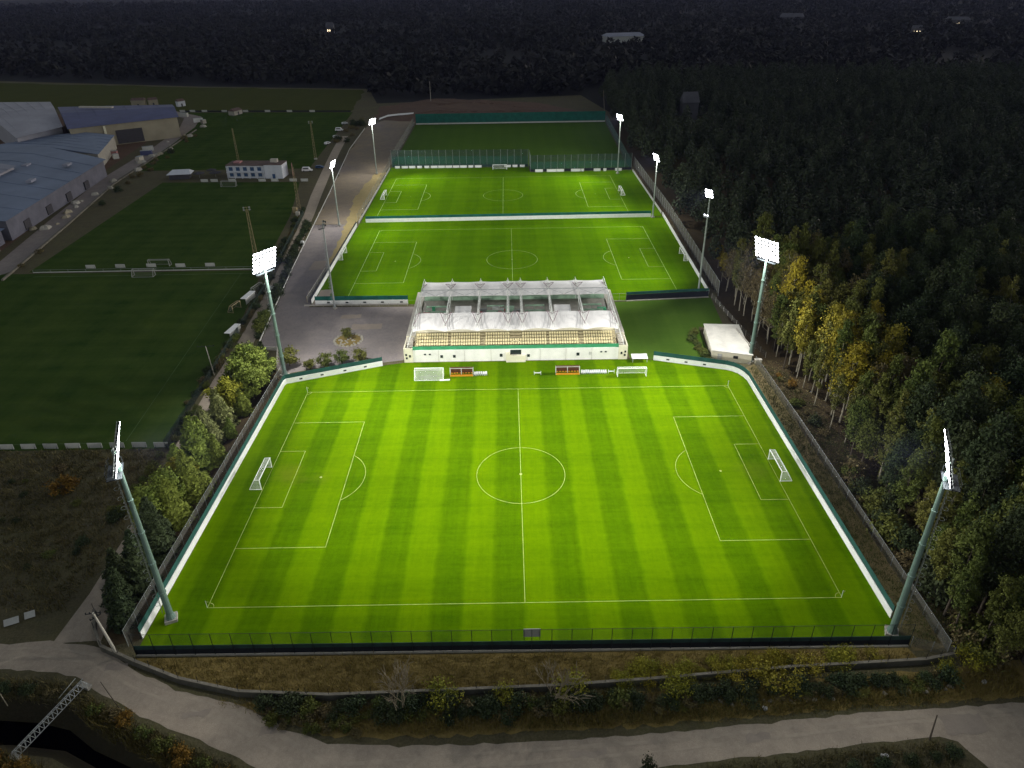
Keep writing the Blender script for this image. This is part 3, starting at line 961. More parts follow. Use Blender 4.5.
fence('training_fence', 'blue grey net fence along the dark wood by the training pitch', 'fence', [(62.4, 252), (66.0, 380)],
      [('netting', 0.1, 5.2, 0.03, 0, 'net_green')], (4, 5.3, 0.06, 'metal_grey', 0, 'post'))
# lane side
fence('lot_rail', 'thin white rail fence between parking lot and lane', 'fence', [(-72.3, 57.4), (-78.0, 115), (-85.9, 210), (-94.6, 305), (-96.4, 366)],
      [('rail_panel', 0.45, 0.95, 0.08, 0, 'board_grey')], (5.5, 1.1, 0.06, 'board_grey', 0, 'post'))
fence('field_fence', 'low dark net fence between lane hedge and dark practice field', 'fence', [(-78.4, 11.2), (-79.6, 43), (-82.4, 98), (-90.3, 180)],
      [('netting', 0.05, 2.2, 0.02, 0, 'net_field')], (4.5, 2.3, 0.05, 'metal_dark', 0, 'post'))
fence('field_fence', 'low pale fence between the two dark practice fields', 'fence', [(-170, 116.9), (-89.5, 117.2)],
      [('rail_panel', 0.1, 0.35, 0.25, 0, 'board_grey')], (6, 1.1, 0.05, 'metal_grey', 0, 'post'), [(1.1, 0.04, 'metal_grey', 0)])
fence('field_fence', 'far dark fence between the grassy meadow and practice field', 'fence', [(-250, 444.6), (-119, 433.8)],
      [('rail_panel', 0.1, 1.0, 0.1, 0, 'tarp_dark')], (8, 1.6, 0.06, 'metal_dark', 0, 'post'))
fence('track_wall', 'pale rubble wall along the dirt track below the blue hall', 'wall', [(-176.6, 110), (-186.6, 167), (-199.5, 235), (-205.5, 312), (-211, 372)],
      [('wall_body', 0.0, 0.6, 0.7, 0, 'concrete_dull')], None)
fence('lot_wall', 'low white garden wall behind the leaning-lamp corner trees', 'wall', [(-66.4, 56.2), (-72.0, 56.8)],
      [('wall_body', 0.0, 1.0, 0.25, 0, 'concrete_pale')], None)
fence('lot_wall', 'low pale wall between parking lot and the dark hedge corner', 'wall', [(-66.2, 55.8), (-63.6, 46.0)],
      [('wall_body', 0.0, 1.2, 0.25, 0, 'concrete')], None)

# ------------------------------------------------------------------ floodlight masts
LIGHTS = []

def lamp_mesh(glow, s):
    mb = MB()
    # housing behind, glowing lens in front (local -Y is the throw direction)
    mb.tube((0, 0.20 * s, 0), (0, -0.12 * s, 0), 0.20 * s, 'metal_dark', 0.44 * s, n=10, caps=True)
    mb.tube((0, -0.121 * s, 0), (0, -0.16 * s, 0), 0.36 * s, glow, 0.33 * s, n=10)
    return mb.mesh('lamp')


LAMP_BIG = lamp_mesh('lamp_glow', 1.0)
LAMP_EDGE = lamp_mesh('lamp_glow', 0.82)
LAMP_SMALL = lamp_mesh('lamp_glow', 1.05)
LAMP_DIM = lamp_mesh('lamp_dim', 0.8)


def mast(label, x, y, H, aim, cols, rows, dx, dz, lampme, pole_r, mat, group, z0=None, energy=0, spot=110, tilt=14, platform=True, footing=True, aims=None, color=(1.0, 0.985, 0.94)):
    rz = math.atan2(aim[1] - y, aim[0] - x) + math.pi / 2      # local -Y looks to the pitch
    t = thing('floodlight_mast', label, 'floodlight', (x, y, 0), rz, group)
    hw, hh = (cols - 1) * dx / 2, (rows - 1) * dz / 2
    zc = z0 if z0 is not None else H - hh - 0.3
    if footing:
        k = pole_r * 1.75
        mb = MB().prism([(-k, 0.25 - k), (k, 0.25 - k), (k, 0.25 + k), (-k, 0.25 + k)], -0.3, 0.55, 'concrete')
        mb.tube((0, 0.25, 0.5), (0, 0.25, 1.5), pole_r * 1.5, mat, pole_r * 1.05, n=12)
        mb.build('footing', t)
    mb = MB()
    zt = zc - hh
    n = 5
    for i in range(n):
        a, b = zt * i / n, zt * (i + 1) / n
        mb.tube((0, 0.25, a), (0, 0.25, b), pole_r * (1 - 0.09 * i), mat, pole_r * (1 - 0.09 * (i + 1)), n=12)
        mb.tube((0, 0.25, b - 0.12), (0, 0.25, b + 0.12), pole_r * (1 - 0.09 * (i + 1)) * 1.22, mat, n=12)
    mb.tube((0, 0.25, zt), (0, 0.25, zc), pole_r * 0.55, mat, pole_r * 0.4, n=8)
    mb.build('pole', t)
    tl = R(tilt)

    def P(u, v, d=0.0):
        return (u, -math.sin(tl) * v - math.cos(tl) * d, zc + v * math.cos(tl) - math.sin(tl) * d)
    mb = MB()
    for r_ in range(rows):
        v = -hh + r_ * dz
        mb.tube(P(-hw - 0.3, v - 0.1), P(hw + 0.3, v - 0.1), 0.055, 'metal_grey', n=5)
    for k in range(cols):
        u = -hw + k * dx
        mb.tube(P(u, -hh - 0.4), P(u, hh + 0.35), 0.05, 'metal_grey', n=5)
    for u in (-hw * 0.7, hw * 0.7):
        mb.tube((0, 0.25, zt + 0.3), P(u, -hh + 0.2), 0.06, 'metal_grey', n=5)
        mb.tube((0, 0.25, zc), P(u, 0), 0.06, 'metal_grey', n=5)
    mb.build('lamp_frame', t)
    if platform:
        mb = MB()
        zz = zc - hh - 0.9
        mb.box((0, 0.9, zz), (hw * 1.7, 2.0, 0.08), 'metal_dark')
        for u in (-hw * 0.85, hw * 0.85):
            for v in (0.0, 0.9, 1.8):
                mb.tube((u, v, zz), (u, v, zz + 1.1), 0.035, 'metal_dark', n=4)
            mb.tube((u, 0, zz + 1.1), (u, 1.85, zz + 1.1), 0.035, 'metal_dark', n=4)
        mb.tube((-hw * .85, 1.85, zz + 1.1), (hw * .85, 1.85, zz + 1.1), 0.035, 'metal_dark', n=4)
        mb.tube((-hw * .85, 1.85, zz + 0.55), (hw * .85, 1.85, zz + 0.55), 0.03, 'metal_dark', n=4)
        mb.build('platform', t)
        mb = MB()
        for u in (-0.25, 0.25):
            mb.tube((u, 0.25 + pole_r + 0.35, 2), (u, 0.25 + pole_r * 0.6 + 0.35, zc - hh), 0.035, 'metal_grey', n=4)
        for i in range(int((zc - hh - 2) / 0.9)):
            z_ = 2.2 + 0.9 * i
            mb.tube((-0.25, 0.25 + pole_r + 0.33, z_), (0.25, 0.25 + pole_r + 0.33, z_), 0.025, 'metal_grey', n=4, caps=False)
            if i % 2 == 0 and z_ > 3:
                a_ = [(-0.38, pole_r + 0.62), (-0.4, pole_r + 1.05), (0, pole_r + 1.25), (0.4, pole_r + 1.05), (0.38, pole_r + 0.62)]
                for (x1, y1), (x2, y2) in zip(a_[:-1], a_[1:]):
                    mb.tube((x1, y1, z_), (x2, y2, z_), 0.022, 'metal_grey', n=4, caps=False)
        mb.build('ladder_cage', t)
    for r_ in range(rows):
        for k in range(cols):
            u, v = -hw + k * dx, -hh + r_ * dz
            o = link_mesh('lamp', lampme, t, P(u, v, 0.28))
            o.rotation_euler = (R(tilt + random.uniform(-3, 3)), 0, R(random.uniform(-5, 5)))
    if energy:
        ca, sa = math.cos(rz), math.sin(rz)
        px, py = x + 0.9 * sa, y - 0.9 * ca
        for (ax, ay, az, en, sz) in (aims or [(aim[0], aim[1], 0, 1.0, spot)]):
            ld = bpy.data.lights.new('floodlight_beam', 'SPOT')
            ld.energy = energy * en
            ld.color = color
            ld.spot_size = R(sz)
            ld.spot_blend = 1.0
            ld.shadow_soft_size = hw * 0.45
            lo = bpy.data.objects.new('floodlight_beam', ld)
            COL.objects.link(lo)
            lo.location = (px, py, zc)
            d = Vector((ax - px, ay - py, az - zc)) if az >= 0 else Vector((0, 0, -1))
            lo.rotation_euler = d.to_track_quat('-Z', 'Y').to_euler()
    return t


G1 = 'tall floodlight masts round the main pitch'
E1 = 262000.0
KEY = dict(cols=7, rows=6, dx=0.98, dz=0.98, lampme=LAMP_BIG, pole_r=0.54, mat='mast_green', group=G1, tilt=16)
mast('tall pale green floodlight mast by the tree hedge, nearest the junction', -57.2, -35.8, 36.4, (12, -7), energy=E1 * 0.78, z0=33.9,
     aims=[(22, 26, 0, 0.58, 108), (2, 10, 0, 0.16, 58), (54, 10, 4, 0.55, 70), (0, 0, -1, 0.07, 168), (-22, 12, 0, 0.12, 80), (0, 52, 4, 0.30, 50)], **dict(KEY, cols=6, rows=6, dx=0.95, dz=1.12, lampme=LAMP_EDGE))
mast('tall pale green floodlight mast at the white corner wall by the parking lot', -60.2, 41.8, 35.0, (0, 0), energy=E1,
     aims=[(20, 10, 0, 0.62, 110), (2, 6, 0, 0.16, 58), (54, -6, 4, 0.42, 70), (0, 0, -1, 0.26, 168), (-22, 4, 0, 0.2, 80)], **KEY)
mast('tall pale green floodlight mast beside the pale-roofed shed', 61.2, 45.0, 34.6, (0, 0), energy=E1,
     aims=[(-20, 10, 0, 0.62, 110), (-2, 6, 0, 0.16, 58), (-54, -6, 4, 0.42, 70), (0, 0, -1, 0.26, 168), (22, 4, 0, 0.2, 80)], **KEY)
mast('tall pale green floodlight mast under the trees at the front fence end', 57.0, -40.8, 36.8, (-12, -10), energy=E1 * 0.78, z0=33.9,
     aims=[(-22, 26, 0, 0.58, 108), (-2, 10, 0, 0.16, 58), (-54, 10, 4, 0.55, 70), (0, 0, -1, 0.07, 168), (22, 12, 0, 0.12, 80), (0, 52, 4, 0.30, 50)], **dict(KEY, cols=6, rows=6, dx=0.95, dz=1.12, lampme=LAMP_EDGE))
G2 = 'thinner floodlight masts round the rear pitches'
K2 = dict(cols=4, rows=3, dx=1.15, dz=1.1, lampme=LAMP_SMALL, pole_r=0.36, mat='mast_pale', group=G2, platform=False, tilt=18)
E2 = 185000.0
mast('thin lit floodlight mast on the lot beside the divider wall end', -71.3, 164.0, 27.0, (0, 150), energy=E2, aims=[(-14, 125, 0, 0.55, 104), (-14, 200, 0, 0.45, 100), (0, 80, 8, 0.30, 46), (0, 0, -1, 0.16, 168)], **K2)
mast('thin lit floodlight mast on the sandy verge by the far pitch', -69.3, 247.5, 28.0, (-5, 205), energy=E2 * 0.9, aims=[(-10, 200, 0, 1.0, 105), (0, 300, 0, 0.30, 90), (0, 0, -1, 0.16, 168)], **K2)
mast('thin lit floodlight mast on the far pitch corner near the green nets', 54.2, 241.5, 29.3, (-5, 205), energy=E2 * 0.9, aims=[(0, 200, 0, 1.0, 105), (0, 300, 0, 0.30, 90), (0, 0, -1, 0.16, 168)], **K2)
mast('thin lit floodlight mast at the forest end of the divider wall', 58.6, 169.0, 26.5, (0, 150), energy=E2, aims=[(10, 125, 0, 0.55, 104), (10, 200, 0, 0.45, 100), (0, 80, 8, 0.30, 46), (0, 0, -1, 0.16, 168)], **K2)
K3 = dict(cols=2, rows=2, dx=0.8, dz=1.0, lampme=LAMP_DIM, pole_r=0.28, mat='metal_grey', group=G2, platform=True, tilt=10)
mast('slim dark mast with a few dim lamps by the white and teal wall', -56.0, 83.2, 28.3, (-20, 130), energy=E2 * 0.42, aims=[(-18, 118, 0, 1.0, 110)], **K3)
mm = mast('slim mast with a bright head above a dim one by the dark wall', 58.2, 88.6, 34.5, (10, 50), cols=3, rows=3, dx=0.95, dz=0.95, lampme=LAMP_SMALL, pole_r=0.34, mat='mast_pale', group=G2,
          platform=False, tilt=16, energy=E2 * 0.75, aims=[(14, 122, 0, 1.0, 112)])
mb = MB()
mb.tube((-0.9, -0.3, 26.6), (0.9, -0.3, 26.6), 0.05, 'metal_grey')
mb.box((0, -0.2, 26.0), (1.8, 1.2, 0.08), 'metal_grey')
mb.build('platform', mm)
for u in (-0.55, 0.5):
    o = link_mesh('lamp', LAMP_DIM, mm, (u, -0.45, 26.6))
    o.rotation_euler = (R(12), 0, 0)


def lattice_mast(label, x, y, H, w, group='unlit lattice masts round the dark practice fields', head=True, rz=0.3):
    t = thing('lattice_mast', label, 'lattice mast', (x, y, 0), rz, group)
    mb = MB()
    n = max(8, int(H / 1.5))
    cor = [(-1, -1), (1, -1), (1, 1), (-1, 1)]

    def q(i, c):
        k = w / 2 * (1 - 0.6 * i / n)
        return (c[0] * k, c[1] * k, H * i / n)
    for i in range(n):
        for a in range(4):
            c, d = cor[a], cor[(a + 1) % 4]
            mb.tube(q(i, c), q(i + 1, c), 0.065, 'lattice_rust', n=4, caps=False)
            mb.tube(q(i, c), q(i + 1, d), 0.04, 'lattice_rust', n=4, caps=False)
            mb.tube(q(i, c), q(i, d), 0.035, 'lattice_rust', n=4, caps=False)
    mb.build('lattice', t)
    MB().box((0, 0, 0.3), (w * 1.4, w * 1.4, 0.6), 'concrete').build('footing', t)
    if head:
        hb = MB().box((0, 0, H + 0.05), (2.6, 0.12, 0.12), 'lattice_rust').box((0, 0, H + 0.9), (2.4, 0.1, 0.1), 'lattice_rust')
        for u in (-1.1, 0, 1.1):
            hb.tube((u, 0, H), (u, 0, H + 1), 0.05, 'lattice_rust', n=4)
        hb.build('lamp_frame', t)
        for u in (-0.9, 0.9):
            for v in (0.15, 0.9):
                MB().tube((u, 0.1, H + v), (u, -0.25, H + v - 0.05), 0.2, 'metal_grey', 0.32, n=8).build('lamp', t)
    return t


lattice_mast('rusty lattice mast on the field rail, behind the corner floodlight', -88.2, 111.0, 23.5, 1.5)
lattice_mast('short rusty lattice mast on the lane hedge by cabinets', -93.4, 185.0, 19.5, 1.5, head=False)
lattice_mast('rusty lattice mast behind the white clubhouse roof', -146.9, 267, 20.6, 1.1, head=False)
lattice_mast('rusty lattice mast on the lane beside the parked white van', -109.5, 283, 19.7, 1.3)

# ------------------------------------------------------------------ goals
def goal(label, x, y, rz, w=7.32, h=2.44, d=2.0, mat='goal_white', net='net_white', group='football goals', thick=0.075, name='football_goal'):
    """mouth faces local -Y"""
    t = thing(name, label, 'goal', (x, y, 0), rz, group)
    hw = w / 2
    mb = MB()
    for s in (-1, 1):
        mb.tube((s * hw, 0, 0), (s * hw, 0, h), thick, mat, n=8)
    mb.tube((-hw - thick, 0, h), (hw + thick, 0, h), thick, mat, n=8)
    mb.build('goal_frame', t)
    mb = MB()
    for s in (-1, 1):
        mb.tube((s * hw, 0.05, h), (s * hw, d * 0.45, h - 0.02), thick * 0.6, mat, n=6)
        mb.tube((s * hw, d * 0.45, h - 0.02), (s * hw, d, 0.05), thick * 0.6, mat, n=6)
        mb.tube((s * hw, 0.05, 0.05), (s * hw, d, 0.05), thick * 0.5, mat, n=6)
    mb.tube((-hw, d, 0.05), (hw, d, 0.05), thick * 0.5, mat, n=6)
    mb.tube((-hw, d * 0.45, h - 0.02), (hw, d * 0.45, h - 0.02), thick * 0.45, mat, n=6)
    mb.build('back_frame', t)
    mb = MB()
    k = 5
    for i in range(k):
        u0, u1 = -hw + w * i / k, -hw + w * (i + 1) / k
        mb.add([(u0, 0.06, h - .03), (u1, 0.06, h - .03), (u1, d * 0.45, h - .06), (u0, d * 0.45, h - .06)], [(0, 1, 2, 3)], net)
        mb.add([(u0, d * 0.45, h - .06), (u1, d * 0.45, h - .06), (u1, d * 0.97, 0.05), (u0, d * 0.97, 0.05)], [(0, 1, 2, 3)], net)
    for s in (-1, 1):
        e = s * (hw - .02)
        mb.add([(e, 0.06, 0.03), (e, 0.06, h - .04), (e, d * 0.45, h - .07), (e, d * .96, 0.05)], [(0, 1, 2, 3)], net)
    mb.build('net', t)
    return t


goal('white net goal of the main pitch on the hedge side', -52.7, 0.0, R(90), thick=0.10, d=2.4)
goal('white net goal of the main pitch on the forest side', 52.7, 0.0, R(-90), thick=0.10, d=2.4)
goal('spare white goal standing before the stand, near the parking lot corner', -22.7, 40.6, R(180), thick=0.10, d=2.2)
goal('spare white goal standing before the stand, near the curved wall', 29.3, 38.8, 0, thick=0.10, d=1.8)
goal('white goal pushed against the parking-lot wall of the rear pitch', -62.2, 128.5, R(90), thick=0.11, d=1.5)
goal('white goal pushed against the forest-side wall of the rear pitch', 60.6, 122.5, R(-90), thick=0.11, d=1.5)
goal('white goal of the far pitch on the sandy verge side', -58.6, 205, R(90), thick=0.12, d=2)
goal('white goal of the far pitch on the forest side', 50.4, 206, R(-90), thick=0.12, d=2)
goal('spare white goal backed against the tall green net fence', -5.8, 253.6, 0, thick=0.13, d=1.5)
goal('grey goal before the pale fence between the dark fields', -129, 113.4, R(180), mat='goal_grey', net='net_dull', thick=0.12)
goal('grey goal behind the pale fence between the dark fields', -127.5, 121.5, 0, mat='goal_grey', net='net_dull', thick=0.12)
goal('grey goal standing below the white clubhouse', -139.5, 229.5, R(180), mat='goal_grey', net='net_dull', thick=0.12)
goal('grey goal turned sideways beside the lane hedge', -85.2, 97.5, R(-105), w=5.0, h=2.2, mat='goal_grey', net='net_dull', thick=0.10)
goal('rusty goal frame leaning beside the white shelter roofs', -86.6, 83.0, R(75), w=4.2, h=2.3, mat='lattice_rust', net='net_dull', thick=0.10)

# corner flags
for x, y, w_ in ((-52.5, 33.6, 'parking lot corner'), (52.5, 33.6, 'curved wall corner'), (-52.5, -33.6, 'hedge and front fence corner'), (52.5, -33.6, 'forest and front fence corner')):
    t = thing('corner_flag', 'small corner flag on the main pitch, ' + w_, 'corner flag', (x, y, 0), 0, 'corner flags of the main pitch')
    MB().tube((0, 0, 0), (0, 0, 1.55), 0.035, 'goal_white', n=6).build('flag_pole', t)
    MB().add([(0.03, 0, 1.5), (0.42, 0.06, 1.42), (0.40, 0.03, 1.15), (0.03, 0, 1.12)], [(0, 1, 2, 3)], 'line_paint').build('flag', t)

# ------------------------------------------------------------------ dugouts and white chairs
def dugout(label, x, y, w, group='orange dugouts before the stand'):
    t = thing('dugout', label, 'dugout', (x, y, 0), 0, group)
    hw = w / 2
    mb = MB()
    for u in (-hw, -0.02 * hw, hw):
        mb.tube((u, 0.65, 0), (u, 0.65, 2.0), 0.06, 'steel_white', n=6)
        mb.tube((u, 0.65, 2.0), (u, -0.45, 2.25), 0.06, 'steel_white', n=6)
        mb.tube((u, -0.55, 0), (u, -0.45, 2.25), 0.06, 'steel_white', n=6)
    mb.tube((-hw, -0.45, 2.25), (hw, -0.45, 2.25), 0.06, 'steel_white', n=6)
    mb.tube((-hw, 0.65, 2.0), (hw, 0.65, 2.0), 0.06, 'steel_white', n=6)
    mb.build('frame', t)
    MB().box((0, 0.7, 1.1), (w, 0.05, 1.7), 'brown_back').build('back_panel', t)
    MB().add([(-hw, 0.64, 2.07), (hw, 0.64, 2.07), (hw, -0.42, 2.32), (-hw, -0.42, 2.32), (-hw, 0.64, 2.11), (hw, 0.64, 2.11), (hw, -0.42, 2.36), (-hw, -0.42, 2.36)],
             [(0, 3, 2, 1), (4, 5, 6, 7), (0, 1, 5, 4), (1, 2, 6, 5), (2, 3, 7, 6), (3, 0, 4, 7)], 'brown_back').build('roof', t)
    MB().box((0, -0.62, 0.28), (w, 0.06, 0.56), 'orange_seat').build('front_panel', t)
    n = 8
    sm = MB().box((0, 0, 0.45), (0.42, 0.42, 0.07), 'orange_seat').box((0, 0.2, 0.62), (0.42, 0.06, 0.3), 'brown_back').box((0, 0, 0.2), (0.1, 0.3, 0.42), 'metal_dark').mesh('seat')
    for i in range(n):
        link_mesh('seat', sm, t, (-hw + w * (i + 0.5) / n, 0.32, 0.05))
    return t


dugout('orange-fronted dugout beside the spare goal near the parking lot', -14.4, 40.9, 5.9)
dugout('orange-fronted dugout between goal line of stand door and white chairs', 13.0, 40.9, 6.1)


def chair_mesh():
    mb = MB().box((0, 0, 0.44), (0.46, 0.46, 0.06), 'plastic_white')
    mb.add([(-.22, .2, .45), (.22, .2, .45), (.2, .3, .95), (-.2, .3, .95), (-.22, .25, .45), (.22, .25, .45), (.2, .35, .95), (-.2, .35, .95)],
           [(0, 1, 2, 3), (7, 6, 5, 4), (0, 4, 5, 1), (1, 5, 6, 2), (2, 6, 7, 3), (3, 7, 4, 0)], 'plastic_white')
    for sx in (-.2, .2):
        for sy in (-.2, .22):
            mb.box((sx, sy, 0.21), (0.05, 0.05, 0.42), 'plastic_white')
        mb.box((sx * 1.1, 0, 0.66), (0.05, 0.42, 0.04), 'plastic_white')
    return mb.mesh('plastic_chair')


CH = chair_mesh()
for i in range(6):
    o = link_mesh('plastic_chair', CH, None, (-11.0 + i * 0.58, 40.7 + random.uniform(-.1, .1), 0), random.uniform(-.15, .15))
    tag(o, 'white plastic chair in the short row beside the dugout nearer the parking lot', 'chair', 'white plastic chairs, short row')
for i in range(12):
    o = link_mesh('plastic_chair', CH, None, (16.7 + i * 0.56, 40.7 + random.uniform(-.1, .1), 0), random.uniform(-.15, .15))
    tag(o, 'white plastic chair in the long row beside the dugout nearer the forest', 'chair', 'white plastic chairs, long row')
for lab, x, y, w in (('small white hurdle frame on grass before the stand door', 5.2, 40.6, 1.7), ('small pale bench frame at the end of the long chair row', 24.3, 40.8, 1.5)):
    t = thing('bench', lab, 'bench', (x, y, 0))
    mb = MB()
    for sx in (-w / 2, w / 2):
        mb.box((sx, 0, 0.5), (0.07, 0.4, 1.0), 'goal_white')
    mb.build('legs_frame', t)
    MB().box((0, 0, 0.55), (w, 0.36, 0.07), 'goal_white').build('seat', t)
t = thing('ground_board', 'flat white board lying on grass beside spare goal', 'board', (-18.6, 38.4, 0.02), R(4))
MB().box((0, 0, 0.1), (2.6, 0.5, 0.14), 'plastic_white').build('panel', t)
t = thing('tent_roof', 'small white canopy shelter beside the stand corner', 'canopy', (32.6, 47.2, 0))
mb = MB()
for sx in (-1.9, 1.9):
    for sy in (-1.1, 1.1):
        mb.tube((sx, sy, 0), (sx, sy, 1.3), 0.05, 'steel_white', n=6)
mb.build('frame', t)
MB().add([(-2.1, -1.3, 1.25), (2.1, -1.3, 1.25), (2.1, 1.3, 1.35), (-2.1, 1.3, 1.35), (0, 0, 1.9)], [(0, 1, 4), (1, 2, 4), (2, 3, 4), (3, 0, 4), (3, 2, 1, 0)], 'plastic_white').build('roof', t)

# ------------------------------------------------------------------ grandstand
ST = thing('grandstand', 'cream grandstand with white canopies, trusses and rows of cream seats', 'grandstand', (-0.3, 48.2, 0))
SX = 29.8
mb = MB()
mb.prism([(-27.4, 0), (27.4, 0), (27.4, 0.5), (-27.4, 0.5)], 0, 3.55, 'white_wall')
for x in (-20.6, -13.7, -6.6, 6.5, 13.4, 20.3):
    mb.box((x, -0.02, 1.8), (0.06, 0.05, 3.5), 'concrete')
mb.build('front_wall', ST)
for s in (-1, 1):
    mb = MB()
    xs = [(s * 27.45, -0.15), (s * SX, -0.15), (s * SX, 6.5), (s * 27.45, 6.5)]
    mb.prism(xs, 0, 3.2, 'cream_wall', 'concrete_pale')
    mb.prism([(s * 29.5, -0.1), (s * SX, -0.1), (s * SX, 6.5), (s * 29.5, 6.5)], 3.2, 4.2, 'cream_wall')
    mb.prism([(s * 27.45, -0.15), (s * 29.48, -0.15), (s * 29.48, 0.1), (s * 27.45, 0.1)], 3.2, 4.2, 'cream_wall')
    mb.prism([(s * 27.45, 6.5), (s * SX, 6.5), (s * SX, 36), (s * 27.45, 36)], 0, 4.6, 'cream_wall', 'concrete_pale')
    for i in range(6):
        mb.box((s * 28.5, 1.2 + i * 0.8, 3.2 + (i + 1) * 0.12), (1.8, 0.8, 0.24 * (i + 1)), 'concrete_pale')
    mb.build('end_block', ST)
for s in (-1, 1):
    for (u, z, w, h) in ((28.2, 1.9, 0.5, 0.7), (29.1, 1.3, 0.5, 0.6), (29.2, 2.3, 0.5, 0.6)):
        MB().box((s * u, -0.17, z), (w, 0.06, h), 'glass_dark').build('window', ST)
MB().prism([(-27.4, 0.5), (27.4, 0.5), (27.4, 35.5), (-27.4, 35.5)], 0, 3.4, 'cream_wall', 'seat_step').build('base_block', ST)
mb = MB()
mb.box((0, 0.25, 4.05), (54.8, 0.16, 1.0), 'parapet_green')
mb.build('parapet', ST)
mb = MB()
for i in range(5):
    mb.prism([(-27.0, 1.2 + 0.95 * i), (27.0, 1.2 + 0.95 * i), (27.0, 6.2), (-27.0, 6.2)], 3.4 + (0.46 * i), 3.4 + 0.46 * (i + 1), 'seat_step')
mb.build('seat_steps', ST)
sb = MB().box((0, 0, 0.36), (0.46, 0.42, 0.07), 'seat_cream').box((0, 0.2, 0.62), (0.46, 0.06, 0.5), 'seat_cream').box((0, 0.02, 0.16), (0.12, 0.12, 0.36), 'seat_cream')
seat_me = sb.mesh('seat')
nseat = 0
stuffmb = MB()
for i in range(4):
    yy = 1.2 + 0.95 * i + 0.55
    zz = 3.4 + 0.46 * (i + 1)
    x = -26.3
    while x < 26.4:
        aisle = abs(x) < 1.5 and i > 1
        gap = any(abs(x - g) < 0.42 for g in (-17.6, -8.8, 8.8, 17.6))
        if not aisle and not gap:
            if i == 0 and nseat < 80 or (i == 1 and nseat < 100):
                link_mesh('seat', seat_me, ST, (x, yy, zz))
                nseat += 1
            else:
                stuffmb.box((x, yy, zz + 0.36), (0.46, 0.42, 0.07), 'seat_cream').box((x, yy + 0.2, zz + 0.62), (0.46, 0.06, 0.5), 'seat_cream').box((x, yy + .02, zz + 0.16), (0.12, 0.12, 0.36), 'seat_cream')
        x += 0.66
# rear tribune, seen through the gap between the canopies
for i in range(4):
    yy = 35.8 - 1.2 - 0.95 * i - 0.55
    zz = 3.4 + 0.46 * (i + 1)
    x = -26.3
    while x < 26.4:
        stuffmb.box((x, yy, zz + 0.36), (0.46, 0.42, 0.07), 'pale_green').box((x, yy - 0.2, zz + 0.62), (0.46, 0.06, 0.5), 'pale_green')
        x += 0.66
tag(stuffmb.build('seat_rows', ST), kind='stuff')
mb = MB()
for i in range(5):
    a = 35.8 - 1.2 - 0.95 * i
    mb.prism([(-27.0, a), (27.0, a), (27.0, 29.6), (-27.0, 29.6)], 3.4 + 0.46 * i, 3.4 + 0.46 * (i + 1), 'pale_green')
mb.build('rear_steps', ST)
# concourse: back wall of the front tribune, deck, rooms
mb = MB()
mb.prism([(-27.0, 6.3), (27.0, 6.3), (27.0, 6.5), (-27.0, 6.5)], 5.7, 7.0, 'cream_wall')
mb.build('back_wall', ST)
for (a, b) in ((-17.5, -10.6), (-9.4, -2.6), (-1.4, 1.2), (2.2, 9.2), (10.4, 17.8)):
    MB().box(((a + b) / 2, 6.27, 7.6), (b - a, 0.08, 1.0), 'glass_dark').build('window', ST)
mb = MB()
mb.prism([(-27.0, 6.5), (27.0, 6.5), (27.0, 29.5), (-27.0, 29.5)], 3.42, 4.6, 'concrete', 'concrete')
mb.build('deck', ST)
for u in (-14.6, 13.4):
    rm = MB().prism([(u - 2.1, 13.0), (u + 2.1, 13.0), (u + 2.1, 17.6), (u - 2.1, 17.6)], 4.6, 7.9, 'white_wall', 'membrane').build('roof_room', ST)
    MB().prism([(u - 2.3, 12.8), (u + 2.3, 12.8), (u + 2.3, 17.8), (u - 2.3, 17.8)], 7.92, 8.1, 'membrane').build('roof', rm)
    MB().box((u, 12.97, 6.2), (3.2, 0.05, 1.5), 'glass_dark').build('window', rm)
rs = random.Random(4)
for k in range(56):
    u = rs.uniform(-25.5, 25.5)
    if abs(abs(u) - 14) < 3.4:
        continue
    m = rs.choice(['metal_grey', 'pale_green', 'steel_white', 'plastic_white', 'roof_pink', 'metal_dark', 'parapet_green', 'red_mark', 'board_grey'])
    w, d, h = rs.uniform(0.7, 2.6), rs.uniform(0.6, 1.5), rs.uniform(0.5, 2.2)
    MB().box((u, rs.uniform(11.5, 21.5), 4.6 + h / 2), (w, d, h), m).build('roof_unit', ST)
for u0, u1 in ((-25.5, -19.6), (19.6, 25.2), (-8, -3), (3, 8.6)):
    for v in (14.0, 17.5, 21.0):
        mb = MB()
        mb.box(((u0 + u1) / 2, v, 6.5), (u1 - u0, 0.25, 0.5), 'pale_green')
        for u in (u0, (u0 + u1) / 2, u1):
            mb.box((u, v, 5.5), (0.12, 0.12, 1.8), 'pale_green')
        mb.build('terrace_rail', ST)
# canopies: tensioned membranes scalloped between the trusses
TR = [-27.2, -18.7, -10.1, -1.9, 1.9, 10.1, 18.6, 27.2]


